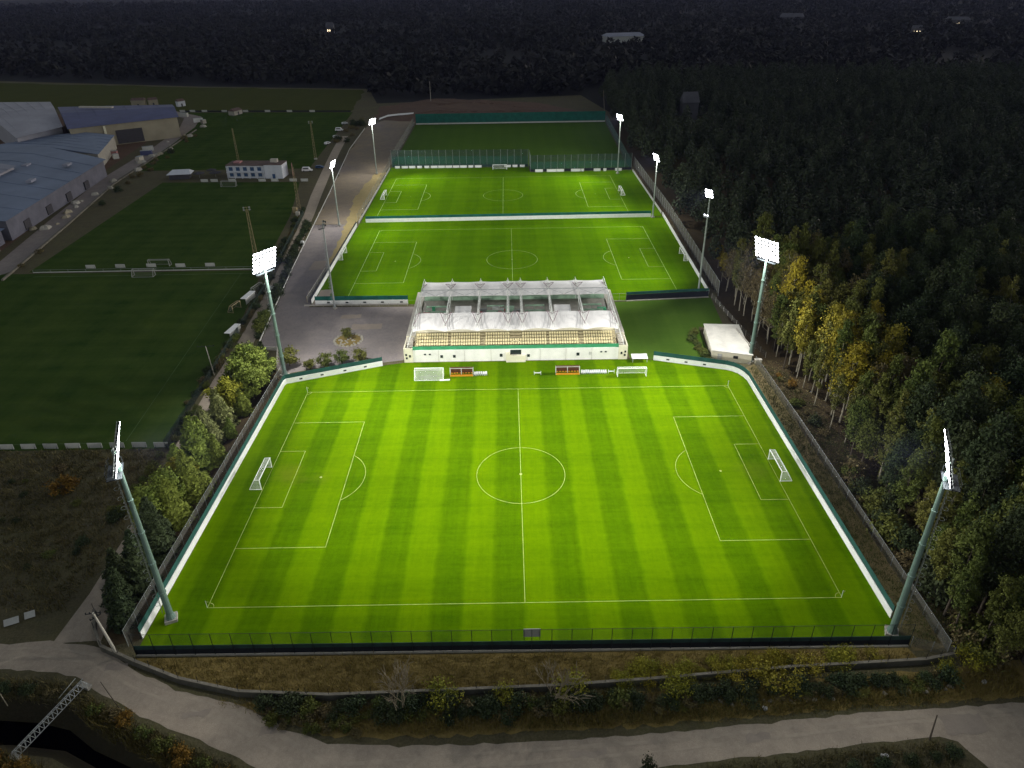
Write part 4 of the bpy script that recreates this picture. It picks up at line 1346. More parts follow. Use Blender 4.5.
def canopy(y_front, y_back, z_front, z_back, name):
    mb = MB()
    sgn = 1 if y_back > y_front else -1
    for a, b in zip(TR[:-1], TR[1:]):
        nx, ny = 8, 5
        vs = []
        for j in range(ny + 1):
            v = j / ny
            for i in range(nx + 1):
                u = i / nx
                sc = 4 * u * (1 - u)
                yf = y_front + sgn * sc * 0.85 * min(1.0, (b - a) / 8)
                y = yf + (y_back - yf) * v
                z = z_front + (z_back - z_front) * v + sc * 0.35 * math.sin(math.pi * (0.15 + 0.7 * v)) * min(1, (b - a) / 8)
                vs.append((a + (b - a) * u, y, z))
        W_ = nx + 1
        top = [(j * W_ + i, j * W_ + i + 1, (j + 1) * W_ + i + 1, (j + 1) * W_ + i) for j in range(ny) for i in range(nx)]
        n = len(vs)
        vs2 = [(x, y, z - 0.08) for x, y, z in vs]
        rim = list(range(W_)) + [j * W_ + nx for j in range(1, ny + 1)] + [ny * W_ + i for i in range(nx - 1, -1, -1)] + [j * W_ for j in range(ny - 1, 0, -1)]
        side = [(rim[k], n + rim[k], n + rim[(k + 1) % len(rim)], rim[(k + 1) % len(rim)]) for k in range(len(rim))]
        mb.add(vs + vs2, top + [tuple(n + q for q in f[::-1]) for f in top] + side, 'membrane')
    o = mb.build(name, ST)
    for p in o.data.polygons:
        p.use_smooth = False
    return o


canopy(1.6, 11.4, 8.3, 8.9, 'canopy')
canopy(34.4, 22.0, 8.6, 9.3, 'canopy')
for k, x in enumerate(TR):
    mb = MB()
    end = k in (0, 7)
    for y0_ in (6.4, 11.8, 21.6, 29.6):
        mb.tube((x, y0_, 4.0), (x, y0_, 10.0 if y0_ in (11.8, 21.6) else 8.6), 0.14, 'steel_white', n=6)
    ys = [2.0 + i * 2.0 for i in range(17)]
    for y0_, y1_ in zip(ys[:-1], ys[1:]):
        mb.tube((x, y0_, 9.75), (x, y1_, 9.75), 0.085, 'steel_white', n=5)
        mb.tube((x - .3, y0_, 9.05), (x - .3, y1_, 9.05), 0.07, 'steel_white', n=5)
        mb.tube((x + .3, y0_, 9.05), (x + .3, y1_, 9.05), 0.07, 'steel_white', n=5)
        mb.tube((x - .3, y0_, 9.05), (x, (y0_ + y1_) / 2, 9.75), 0.045, 'steel_white', n=4)
        mb.tube((x, (y0_ + y1_) / 2, 9.75), (x + .3, y1_, 9.05), 0.045, 'steel_white', n=4)
    if end:
        s = -1 if k == 0 else 1
        for i in range(8):
            a, b = i / 8, (i + 1) / 8
            p = lambda t, o=0.0: (x + s * (1.9 - 1.9 * t), 0.9 + o + 2.6 * t, 3.3 + 5.6 * t)
            mb.tube(p(a), p(b), 0.1, 'steel_white', n=5)
            mb.tube(p(a, 0.9), p(b, 0.9), 0.1, 'steel_white', n=5)
            mb.tube(p(a), p(b, 0.9), 0.06, 'steel_white', n=4)
    mb.build('truss', ST)
    for yb, ya in ((4.2, 7.6), (31.0, 27.0)):
        mb = MB()
        for s in (-1, 1):
            if (k == 0 and s < 0) or (k == 7 and s > 0):
                continue
            mb.tube((x, yb, 9.0), (x + s * 1.5, ya, 11.0), 0.085, 'steel_rose', n=5)
            mb.tube((x + s * 1.5, ya, 11.0), (x, (ya * 2 + yb) / 3 + (2 if yb < 10 else -2), 9.8), 0.07, 'steel_rose', n=5)
        mb.tube((x, yb, 8.6), (x, yb, 9.8), 0.10, 'steel_rose', n=5)
        mb.build('strut', ST)
mb = MB()
mb.tube((TR[0], 24.5, 10.2), (TR[-1], 24.5, 10.2), 0.11, 'metal_grey', n=6)
for a, b in zip(TR[:-1], TR[1:]):
    mb.tube((a, 24.5, 10.2), ((a + b) / 2, 22.2, 9.4), 0.05, 'metal_grey', n=4)
    mb.tube((b, 24.5, 10.2), ((a + b) / 2, 22.2, 9.4), 0.05, 'metal_grey', n=4)
mb.build('tie_beam', ST)
# tunnel block and small openings in the front wall
mb = MB().prism([(-2.6, -0.9), (2.6, -0.9), (2.6, -0.02), (-2.6, -0.02)], 0, 1.9, 'cream_wall')
mb.prism([(-2.6, -0.9), (-1.6, -0.9), (-1.6, -0.02), (-2.6, -0.02)], 1.9, 2.7, 'cream_wall')
mb.build('tunnel_block', ST)
MB().box((0.0, -0.05, 2.35), (2.9, 0.08, 1.9), 'glass_dark').build('tunnel_door', ST)
mb = MB()
arc = [(math.cos(t) * 1.3, 1.9 + 0.02 * math.sin(t), 4.3 + math.sin(t) * 0.7) for t in [math.pi * i / 10 for i in range(11)]]
for a, b in zip(arc[:-1], arc[1:]):
    mb.tube(a, b, 0.09, 'seat_cream', n=6)
mb.build('tunnel_rail', ST)
for u, z, w, h in ((-24.2, 2.3, .55, .4), (-22.9, 2.3, .55, .4), (-19.8, 1.6, .7, .8), (-16.4, 1.6, .7, .8), (-3.9, 1.7, .75, .9), (3.4, 1.5, .7, .8), (16.6, 1.7, .8, .9), (22.8, 2.3, .55, .4), (24.0, 2.3, .55, .4)):
    MB().box((u, -0.03, z), (w, 0.06, h), 'glass_dark').build('window', ST)
MB().box((19.9, -0.03, 1.9), (0.8, 0.06, 0.9), 'board_grey').build('window', ST)

# shed beside the corner
SH = thing('shed', 'pale flat-roofed shed at the curved wall corner by the forest', 'shed', (51.9, 48.2, 0))
sh = [(0, -1.0), (9.6, -4.0), (11.0, 13.6), (1.7, 14.4)]
MB().prism(sh, 0, 2.6, 'cream_wall').build('wall', SH)
c = (5.6, 5.6)
MB().prism([(c[0] + (x - c[0]) * 1.05, c[1] + (y - c[1]) * 1.03) for x, y in sh], 2.62, 2.85, 'roof_white').build('roof', SH)
ax, ay = Vector(sh[0]), Vector(sh[1])
for t_, w, z, h, m in ((0.2, 1.1, 1.0, 2.0, 'board_grey'), (0.6, 1.2, 1.5, 0.8, 'glass_dark')):
    p = ax.lerp(ay, t_)
    MB().box((p.x + -0.02, p.y - 0.05, z), (w, 0.08, h), m, math.atan2(-3.0, 9.6)).build('door' if h > 1.5 else 'window', SH)
MB().box((10.2, 5, 3.0), (0.3, 12, 0.3), 'concrete', R(5)).build('roof_curb', SH)
t = thing('electrical_cabinet', 'small pale cabinet beside the shed at the mast foot', 'cabinet', (63.3, 44.2, 0))
MB().box((0, 0, 0.7), (1.7, 0.8, 1.4), 'cream_wall').build('body', t)
MB().box((0, 0, 1.46), (1.9, 1.0, 0.1), 'concrete_pale').build('lid', t)

# ------------------------------------------------------------------ west side: clubhouse, sheds, cars, boards
CB = thing('clubhouse', 'white two-storey clubhouse with a brown flat roof beside the dark fields', 'building', (-145.0, 244.3, 0), R(-3.2))
MB().prism([(0, 0), (19.6, 0), (19.6, 9), (0, 9)], 0, 6.4, 'house_white').build('wall', CB)
rf = MB().prism([(-0.3, -0.5), (19.9, -0.5), (19.9, 9.3), (-0.3, 9.3)], 6.42, 6.75, 'roof_brown').build('roof', CB)
MB().prism([(19.7, -1.0), (28.8, -1.0), (28.8, 7.5), (19.7, 7.5)], 0, 6.9, 'house_white').build('side_wing', CB)
MB().prism([(19.6, -1.2), (29.0, -1.2), (29.0, 7.7), (19.6, 7.7)], 6.92, 7.15, 'roof_brown').build('roof', CB)
MB().box((23.5, 4.5, 7.95), (3.5, 2.0, 1.6), 'concrete_pale').build('roof_room', CB)
MB().box((4.2, 5.0, 7.1), (3.4, 3.4, 0.7), 'roof_pink').build('roof_unit', CB)
for i in range(5):
    for z in (1.7, 4.7):
        w = MB().box((2.0 + i * 3.7, -0.06, z), (1.9, 0.14, 1.9 if z > 3 else 1.7), 'window_blue').build('window', CB)
        MB().box((2.0 + i * 3.7, -0.12, z + 1.0), (2.1, 0.1, 0.12), 'house_white').build('window_frame', w)
MB().box((9.7, -0.7, 3.15), (19.4, 1.3, 0.18), 'house_white').build('balcony', CB)
for i in range(6):
    MB().box((0.3 + i * 3.8, -1.25, 3.2), (0.28, 0.2, 6.4), 'house_white').build('pillar', CB)
MB().box((24.2, -1.06, 1.2), (1.4, 0.1, 2.3), 'window_blue').build('door', CB)
fence('gable_sign', 'pink leaning board on the end of the clubhouse', 'board', [(-114.0, 252), (-112.6, 247)], [('panel', 0, 5.6, 0.25, 0, 'roof_pink')], None)

KB = thing('kiosk', 'low kiosk with a pale pitched roof beside dark parasols', 'kiosk', (-174.5, 242.5, 0), R(8))
MB().prism([(0, 0), (9.5, 0), (9.5, 5.5), (0, 5.5)], 0, 2.6, 'canvas_dark').build('wall', KB)
mb = MB()
mb.add([(-1, -1, 2.62), (11, -1, 2.62), (11, 6.5, 2.62), (-1, 6.5, 2.62), (1.5, 3, 4.4), (9.5, 3, 4.4)], [(0, 1, 5, 4), (2, 3, 4, 5), (1, 2, 5), (3, 0, 4), (3, 2, 1, 0)], 'house_white')
mb.build('roof', KB)
for i, (x, y, s) in enumerate(((-160.5, 246, 3.0), (-152.5, 247, 3.2), (-156.5, 252.5, 2.6))):
    t = thing('parasol', ['dark parasol beside the pale-roofed kiosk', 'dark parasol nearest the white clubhouse wall', 'small dark parasol behind the other two'][i], 'parasol', (x, y, 0), 0, 'dark parasols by the clubhouse')
    MB().tube((0, 0, 0), (0, 0, 3.1), 0.06, 'metal_grey').build('pole', t)
    n = 8
    rim = [(s * math.cos(6.283 * k / n), s * math.sin(6.283 * k / n), 2.35) for k in range(n)]
    mb = MB()
    mb.add(rim + [(0, 0, 3.2)], [(k, (k + 1) % n, n) for k in range(n)], 'canvas_dark')
    mb.add([(x_, y_, z - 0.12) for x_, y_, z in rim] + [(0, 0, 3.08)], [((k + 1) % n, k, n) for k in range(n)], 'canvas_dark')
    mb.build('canopy', t)


def car(label, x, y, rz, paint='car_white', van=False, group='parked vehicles on the field edge'):
    t = thing('parked_van' if van else 'parked_car', label, 'van' if van else 'car', (x, y, 0), rz, group)
    Ln, W, H = (5.4, 2.0, 2.2) if van else (4.3, 1.8, 1.45)
    prof = [(-Ln / 2, 0.35), (Ln / 2, 0.35), (Ln / 2, 0.85), (Ln * .33, 1.0), (Ln * .18, H), (-Ln * .42, H), (-Ln / 2, 1.0)]
    vs = [(a, -W / 2, b) for a, b in prof] + [(a, W / 2, b) for a, b in prof]
    n = len(prof)
    MB().add(vs, [tuple(range(n)), tuple(range(2 * n - 1, n - 1, -1))] + [(i, n + i, n + (i + 1) % n, (i + 1) % n) for i in range(n)], paint).build('body', t)
    MB().box((-Ln * .1, 0, H * 0.76), (Ln * .5, W + 0.03, H * 0.26), 'glass_dark').build('side_window', t)
    wm = MB().tube((0, -0.12, 0), (0, 0.12, 0), 0.34, 'tyre', n=12).mesh('wheel')
    for a in (-Ln * .3, Ln * .3):
        for b in (-W / 2, W / 2):
            link_mesh('wheel', wm, t, (a, b, 0.34))
    return t


car('white van parked by the lattice mast beside the clubhouse', -107.5, 256.0, R(3), van=True)
car('white car parked farthest up the lane by the meadow', -113.5, 385, R(20))
car('white van parked across the lane below the farthest white car', -112.5, 362, R(5), van=True)
car('white car parked on lane below the white van', -110.0, 341, R(25))
car('white car standing nearest the lit far mast along the lane', -111.5, 322, R(65))
car('dark blue car parked behind the white clubhouse van', -102.5, 262.5, R(3), 'car_blue')


def boards(items, label, group, name='advert_board', h=1.0, m='board_grey'):
    for x, y, w, rz in items:
        t = MB().box((0, 0, h / 2 + 0.12), (w, 0.09, h), m).box((-w * .4, 0.12, 0.3), (0.07, 0.4, 0.6), 'metal_dark').box((w * .4, 0.12, 0.3), (0.07, 0.4, 0.6), 'metal_dark').build(name)
        t.location = (x, y, 0)
        t.rotation_euler = (0, 0, rz)
        tag(t, label, 'board', group)


boards([(-113.6 + i * 4.9, 11.45 + random.uniform(-.1, .1), 3.2, random.uniform(-.03, .03)) for i in range(8)] + [(-118.5, 11.4, 3.2, 0)],
       'pale board in the long row on the near edge of the dark practice field', 'pale boards along the near field edge', h=1.3, m='board_grey')
boards([(x, y + 0.3, 3.4, 0) for x, y in ((-151.4, 120.0), (-140.9, 120.2), (-129.9, 120.4), (-119.3, 120.0), (-108.8, 120.2))],
       'pale board in the row behind the pale fence between dark fields', 'pale boards between the dark fields', h=1.3)
boards([(x, y, 3.6, 0) for x, y in ((-154.6, 237.0), (-149.6, 236.9), (-140.5, 236.6), (-125.3, 236.2), (-118.9, 236.0), (-109.5, 235.6), (-103.8, 235.2))],
       'pale board in the row standing below the white clubhouse', 'pale boards below the clubhouse', h=1.4)
boards([(x, y, 4.0, 0) for x, y in ((-249, 443.5), (-241, 442.6), (-231.6, 441.8), (-216, 440.4), (-199.5, 439.0), (-182.4, 437.6), (-165.4, 436.1), (-148, 434.8))],
       'pale board in the far row before the grassy meadow', 'pale boards before the meadow', h=1.5)
boards([(-60.2 + i * 3.9, 258.6 - i * 0.06, random.choice([3.4, 3.6, 2.6]), 0) for i in range(18) if i not in (12, 13, 14)],
       'white board in the row under the tall green net fence', 'white boards behind the far pitch goal', h=1.25, m='board_white')
boards([(x, 246.6, w, 0) for x, w in ((14.5, 4), (21, 5), (25.5, 3.8), (33.5, 5), (37, 1.5), (44.5, 3.5), (48.5, 1.6), (55.5, 3.4))],
       'white board in the row along the lower green fence near the forest', 'white boards along the lower green fence', h=1.4, m='board_white')

for lab, x, y, rz in (('white-roofed shelter on the lane hedge, nearest the leaning lamp pole', -81.9, 66.0, R(-100)), ('white-roofed shelter on the lane hedge between rusty goal frame and sideways goal', -85.2, 90.0, R(-100))):
    t = thing('shelter', lab, 'shelter', (x, y, 0), rz, 'white-roofed shelters of the practice field')
    mb = MB()
    for sx in (-2.9, 0, 2.9):
        mb.tube((sx, 0.7, 0), (sx, 0.7, 2.0), 0.05, 'metal_grey')
        mb.tube((sx, -0.6, 1.9), (sx, 0.7, 2.0), 0.05, 'metal_grey')
    mb.build('frame', t)
    MB().box((0, 0.75, 1.0), (6, 0.05, 1.8), 'board_grey').build('back_panel', t)
    MB().prism([(-3.1, -0.9), (3.1, -0.9), (3.1, 1.0), (-3.1, 1.0)], 2.05, 2.14, 'board_white').build('roof', t)
for lab, x, y, s, m in (('pale utility cabinet by the short lattice mast', -92.2, 178, 1.6, 'concrete_pale'), ('tan switch box at the foot of the short lattice mast', -94.8, 183.5, 1.9, 'lattice_rust'), ('white cabinet on the lane near the corner floodlight', -79.8, 97.0, 1.5, 'board_white'), ('small white box on the lot rail by the dim mast', -81.0, 141.5, 1.3, 'board_white')):
    t = thing('utility_cabinet', lab, 'cabinet', (x, y, 0), R(-8))
    MB().box((0, 0, s * .6), (s, s * .6, s * 1.2), m).build('body', t)
    MB().box((0, 0, s * 1.24), (s * 1.1, s * .7, 0.1), m).build('lid', t)

# the halls in the far west
def shed_hall(name, label, poly, h, ridge, wall, roof, cat='building', rise=2.2):
    """long hall: walls on a quadrilateral, gabled roof along its long side"""
    a, b, c_, d = [Vector(p) for p in poly]
    t = thing(name, label, cat, (a.x, a.y, 0))
    P = [p - a for p in (a, b, c_, d)]
    MB().prism([(p.x, p.y) for p in P], 0, h, wall).build('wall', t)
    m1, m2 = (P[0] + P[3]) / 2, (P[1] + P[2]) / 2
    ctr = (P[0] + P[1] + P[2] + P[3]) / 4
    Q = [ctr + (p - ctr) * 1.03 for p in P]
    n1, n2 = ctr + (m1 - ctr) * 1.03, ctr + (m2 - ctr) * 1.03
    mb = MB()
    z0 = h + 0.03
    mb.add([(Q[0].x, Q[0].y, z0), (Q[1].x, Q[1].y, z0), (Q[2].x, Q[2].y, z0), (Q[3].x, Q[3].y, z0), (n1.x, n1.y, h + rise), (n2.x, n2.y, h + rise)],
           [(0, 1, 5, 4), (2, 3, 4, 5), (1, 2, 5), (3, 0, 4), (3, 2, 1, 0)], roof)
    mb.build('roof', t)
    k = 7
    mb = MB()
    for i in range(1, k):
        u = i / k
        for s0, s1 in (((Q[0], Q[1]), (n1, n2)), ((Q[3], Q[2]), (n1, n2))):
            p, q = s0[0].lerp(s0[1], u), s1[0].lerp(s1[1], u)
            mb.tube((p.x, p.y, z0 + 0.05), (q.x, q.y, h + rise + 0.05), 0.16, roof, n=4)
    mb.build('roof_seam', t)
    return t, P


t, P = shed_hall('industrial_hall', 'large low hall with a dull blue roof beside the dirt track', [(-199, 152), (-211, 252), (-290, 292), (-290, 172)], 8.5, 0, 'wall_slate', 'roof_blue', rise=2.5)
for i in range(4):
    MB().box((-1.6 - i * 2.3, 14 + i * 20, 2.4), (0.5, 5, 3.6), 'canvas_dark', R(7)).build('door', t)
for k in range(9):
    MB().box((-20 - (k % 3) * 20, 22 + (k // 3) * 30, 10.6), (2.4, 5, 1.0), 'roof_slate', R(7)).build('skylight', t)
t, P = shed_hall('industrial_hall', 'flat slate-blue annex hall in front of the dull blue roof', [(-198, 130), (-200, 149), (-330, 170), (-330, 118)], 6.0, 0, 'wall_slate', 'roof_blue', rise=1.0)
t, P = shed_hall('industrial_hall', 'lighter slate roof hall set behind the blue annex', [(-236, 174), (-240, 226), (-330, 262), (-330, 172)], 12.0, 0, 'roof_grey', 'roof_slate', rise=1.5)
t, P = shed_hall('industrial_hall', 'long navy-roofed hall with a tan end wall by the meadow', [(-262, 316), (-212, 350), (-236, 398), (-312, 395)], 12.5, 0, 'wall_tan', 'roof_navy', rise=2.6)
MB().box((26, 17.3, 4.6), (15, 0.6, 8.0), 'canvas_dark', R(34.2)).build('door', t)
MB().box((15.5, 9.6, 6), (1.2, 1.2, 12), 'cream_wall', R(34.2)).build('pillar', t)
MB().box((-14, 60, 15.2), (24, 2.0, 0.9), 'concrete_pale', R(-8)).build('roof_vent', t)
t, P = shed_hall('industrial_hall', 'mid blue hall standing between dull blue roof and navy roof', [(-222, 268), (-238, 318), (-274, 322), (-292, 296)], 8.0, 0, 'concrete', 'roof_blue', rise=1.6)
t, P = shed_hall('industrial_hall', 'grey domed-looking hall farthest west beside the navy roof', [(-284, 300), (-276, 332), (-338, 428), (-400, 430)], 11.0, 0, 'roof_grey', 'roof_grey', rise=3.5)
for i, (x, y, w, h, m, lab) in enumerate(((-300, 470, 10, 5, 'wall_tan', 'small tan outbuilding behind the navy hall'), (-288, 474, 7, 4.5, 'wall_tan', 'second tan outbuilding beside the small tan one'), (-262, 468, 6, 4, 'house_white', 'small white hut behind the navy hall end'), (-203, 425, 9, 3, 'concrete', 'low concrete shed at the curve of the dirt track'))):
    t = thing('outbuilding', lab, 'building', (x, y, 0), R(10 + 20 * i))
    MB().prism([(0, 0), (w, 0), (w, w * .6), (0, w * .6)], 0, h, m).build('wall', t)
    MB().add([(-.4, -.4, h + .02), (w + .4, -.4, h + .02), (w + .4, w * .6 + .4, h + .02), (-.4, w * .6 + .4, h + .02), (0.5, w * .3, h + 1.6), (w - .5, w * .3, h + 1.6)],
             [(0, 1, 5, 4), (2, 3, 4, 5), (1, 2, 5), (3, 0, 4), (3, 2, 1, 0)], 'roof_brown').build('roof', t)
    MB().box((w * .5, -.05, 1.1), (1.2, .1, 2.2), 'canvas_dark').build('door', t)
rs = random.Random(21)
for i in range(26):
    u = rs.random()
    y = 125 + u * 260
    x = -190 - u * 22 + rs.uniform(-4, 5) - 3
    s = rs.uniform(0.8, 2.4)
    n = 9
    mb = MB()
    ring = [(s * rs.uniform(.7, 1.2) * math.cos(6.28 * k / n), s * rs.uniform(.7, 1.2) * math.sin(6.28 * k / n)) for k in range(n)]
    mb.add([(a, b, 0) for a, b in ring] + [(a * .7, b * .7, s * rs.uniform(.35, .6)) for a, b in ring] + [(0, 0, s * .7)],
           [(k, (k + 1) % n, n + (k + 1) % n, n + k) for k in range(n)] + [(n + k, n + (k + 1) % n, 2 * n) for k in range(n)], rs.choice(['concrete', 'wall_tan', 'rock']))
    o = mb.build('rubble_heap')
    o.location = (x, y, 0)
    tag(o, 'pale rubble heap on the dirt track below the blue halls', 'rubble', 'rubble heaps along the dirt track')

for i, (x, y, w_, rz, m) in enumerate(((-212, 300, 6, 12, 'roof_navy'), (-216, 311, 6, 30, 'board_grey'), (-209, 285, 4, 80, 'concrete_pale'), (-232, 300, 6, 5, 'roof_pink'), (-226, 292, 3, 40, 'board_grey'), (-221, 402, 6, 20, 'board_white'), (-215, 396, 3, 60, 'concrete'), (-240, 424, 6, -10, 'board_grey'))):
    t = thing('storage_container', ['navy storage container on the yard beside the dirt track', 'grey storage container behind the navy one', 'pale container standing crosswise on the yard', 'pinkish container near the mid blue hall', 'small grey container on the bare yard', 'white container at the bend of the dirt track', 'small concrete-coloured box at the dirt track bend', 'grey container at the end of the navy hall'][i], 'container', (x, y, 0), R(rz))
    MB().box((0, 0, 1.3), (w_, 2.4, 2.6), m).build('body', t)
    for s_ in (-1, 1):
        MB().box((w_ / 2 + .04, s_ * .58, 1.3), (.06, 1.1, 2.3), m).build('door', t)
    MB().box((0, 0, 2.63), (w_ * 1.01, 2.45, .06), 'metal_grey').build('roof', t)

# far lights and roofs beyond the woods
def far_house(label, x, y, w, h, m, roof, lamps=0, rz=0.0, name='farmhouse'):
    t = thing(name, label, 'building', (x, y, 0), rz)
    MB().prism([(-w / 2, 0), (w / 2, 0), (w / 2, w * .5), (-w / 2, w * .5)], 0, h, m).build('wall', t)
    MB().add([(-w * .53, -1, h + .05), (w * .53, -1, h + .05), (w * .53, w * .5 + 1, h + .05), (-w * .53, w * .5 + 1, h + .05), (-w * .45, w * .25, h + h * .5), (w * .45, w * .25, h + h * .5)],
             [(0, 1, 5, 4), (2, 3, 4, 5), (1, 2, 5), (3, 0, 4), (3, 2, 1, 0)], roof).build('roof', t)
    for k in range(lamps):
        u = (k - (lamps - 1) / 2) * w / max(1, lamps) * .8
        MB().box((u, -0.4, h * .5), (w * .09, .4, h * .28), 'lamp_far').build('window', t)
    return t


far_house('far house with lit windows in the dark woods behind the meadow', -296, 1176, 13, 13, 'roof_far', 'roof_far', 3)
far_house('long pale greenhouse far beyond the dirt mound', 168, 962, 54, 8, 'board_grey', 'roof_slate', 0, R(8), 'greenhouse')
far_house('far house with warm lit windows beyond the forest', 604, 1010, 14, 9, 'roof_far', 'roof_far', 3, R(-20))
far_house('far dim house at the edge of the woods beyond the forest', 520, 1290, 40, 11, 'roof_far', 'roof_far', 0, R(-20))
far_house('low dim barn with one lit window at the top of the far woods', 762, 1180, 34, 9, 'roof_far', 'roof_far', 1, R(-20), 'barn')
far_house('tiny lodge with one lit window alone in the forest', 279, 514, 4, 15, 'far_dark', 'far_dark', 1, R(-20), 'lodge')
far_house('dim long roof at the forest margin by the far masts', 121, 372, 11, 13, 'roof_far', 'roof_far', 0, R(3), 'barn')
t = thing('tarpaulin', 'crumpled pale sheet lying on the dirt beside the mound', 'sheet', (-83, 408, 0))
mb = MB()
pts = [(-9, -9, .5), (-4, -2, 1.4), (4, 1.5, 1.6), (14, 2.5, 2.0)]
for a, b in zip(pts[:-1], pts[1:]):
    mb.add([(a[0], a[1] - 1.5, a[2]), (b[0], b[1] - 1.5, b[2]), (b[0], b[1] + 1.5, b[2] + .6), (a[0], a[1] + 1.5, a[2] + .6), (a[0], a[1] - 1.4, a[2] - .2), (b[0], b[1] - 1.4, b[2] - .2), (b[0], b[1] + 1.6, b[2] + .3), (a[0], a[1] + 1.6, a[2] + .3)],
           [(0, 1, 2, 3), (7, 6, 5, 4), (0, 4, 5, 1), (2, 6, 7, 3), (1, 5, 6, 2), (3, 7, 4, 0)], 'membrane')
mb.build('sheet', t)

# ------------------------------------------------------------------ foreground furniture
def pole_thing(name, label, cat, base, top, r, m, arms=()):
    t = thing(name, label, cat, (base[0], base[1], 0))
    d = Vector((top[0] - base[0], top[1] - base[1], top[2]))
    MB().tube((0, 0, -0.3), d, r, m, r * .6, n=8).build('pole', t)
    for (k, w, ang) in arms:
        mb = MB()
        p = d * k
        ca, sa = math.cos(ang), math.sin(ang)
        mb.tube((p.x - w * ca, p.y - w * sa, p.z), (p.x + w * ca, p.y + w * sa, p.z), 0.07, 'metal_dark', n=5)
        for u in (-.9, -.4, .4, .9):
            mb.tube((p.x + u * w * ca, p.y + u * w * sa, p.z), (p.x + u * w * ca, p.y + u * w * sa, p.z + .3), 0.06, 'metal_dark', 0.09, n=6)
        mb.build('crossarm', t)
    return t


pole_thing('utility_pole', 'pale concrete utility pole with crossarm at the road junction', 'utility pole', (-62.6, -42.9), (-64.0, -42.6, 9.4), 0.24, 'concrete_pale', ((0.985, 1.1, 0.2), (0.90, 0.8, 0.9)))
pole_thing('lamp_pole', 'thin leaning lamp pole with a crossbar by the lane hedge', 'pole', (-79.2, 43.0), (-79.6, 43.0, 8.6), 0.14, 'concrete_pale', ((0.99, 2.2, 0.1),))
pole_thing('wooden_pole', 'thin dark wooden pole leaning beside the reeds', 'pole', (-58.0, -51.8), (-60.2, -50.6, 4.6), 0.09, 'bark', ())
pole_thing('wooden_pole', 'short dark pole leaning at the bottom road edge near the forest', 'pole', (54.0, -58.2), (54.7, -57.0, 3.6), 0.13, 'bark', ())
pole_thing('wooden_pole', 'thin pale stake standing in the canal bank grass', 'pole', (-75.0, -50.6), (-75.2, -50.6, 3.4), 0.07, 'bark_pale', ())
pole_thing('antenna_mast', 'thin far antenna pole on top of the dirt mound', 'pole', (-62, 470), (-62, 470, 16), 0.22, 'concrete_pale', ())
pole_thing('antenna_mast', 'thin dark pole at the far corner of the training pitch', 'pole', (68, 402), (66.5, 404, 17), 0.25, 'wood_grey', ((0.98, 1.0, .3),))

t = thing('truss_footbridge', 'white metal truss gantry spanning the dark canal', 'gantry', (-68.9, -58.6, 0))
mb = MB()
d = Vector((4.0, 10.6, 0.5))
n2 = Vector((d.y, -d.x, 0)).normalized() * 0.55
N_ = 16
for i in range(N_):
    a, b = d * (i / N_), d * ((i + 1) / N_)
    for off, zz in ((n2, 0.5), (-n2, 0.5), (n2 * 0, 1.4)):
        mb.tube(a + off + Vector((0, 0, zz)), b + off + Vector((0, 0, zz)), 0.055, 'metal_grey', n=5)
    m_ = (a + b) / 2
    mb.tube(a + n2 + Vector((0, 0, .5)), m_ + Vector((0, 0, 1.4)), 0.03, 'metal_grey', n=4)
    mb.tube(m_ + Vector((0, 0, 1.4)), b + n2 + Vector((0, 0, .5)), 0.03, 'metal_grey', n=4)
    mb.tube(a - n2 + Vector((0, 0, .5)), m_ + Vector((0, 0, 1.4)), 0.03, 'metal_grey', n=4)
    mb.tube(m_ + Vector((0, 0, 1.4)), b - n2 + Vector((0, 0, .5)), 0.03, 'metal_grey', n=4)
    mb.tube(a + n2 + Vector((0, 0, .5)), b - n2 + Vector((0, 0, .5)), 0.03, 'metal_grey', n=4)
mb.build('truss', t)
mb = MB()
for q in (Vector((0, 0, 0)), d):
    mb.box((q.x, q.y, 0.15), (1.6, 0.8, 0.7), 'concrete', math.atan2(d.y, d.x) + 1.57)
mb.build('footing', t)
MB().tube((1.0, 8.6, 0.2), (2.4, 11.2, 1.2), 0.05, 'steel_white').build('brace', t)
for lab, x, y, rz, w in (('pale panel lying tilted in scrub by the junction', -83.2, -36.0, R(25), 2.1), ('smaller pale panel lying behind the tilted one in scrub', -81.0, -34.7, R(25), 1.5)):
    t = thing('loose_panel', lab, 'panel', (x, y, 0.2), rz)
    t.rotation_euler = (R(35), 0, rz)
    MB().box((0, 0, 0.35), (w, 1.1, 0.08), 'board_grey').build('sheet', t)
    MB().box((0, 0.4, 0.1), (w * .9, 0.1, 0.5), 'wood_grey').build('frame', t)
for x, y, lab in ((66.4, -49.8, 'white litter bag beside the forest above the bottom road'), (47.0, -60.4, 'small white litter bag in dark grass below the bottom road'), (33.5, -53.3, 'pale stones heap in verge before the yellow shrubs')):
    mb = MB()
    rs = random.Random(int(x * 10))
    for k in range(5):
        mb.box((rs.uniform(-.4, .4), rs.uniform(-.25, .25), .14), (rs.uniform(.2, .45), rs.uniform(.2, .4), .28), 'trash_white', rs.uniform(0, 3))
    o = mb.build('litter')
    o.location = (x, y, 0)
    tag(o, lab, 'litter')
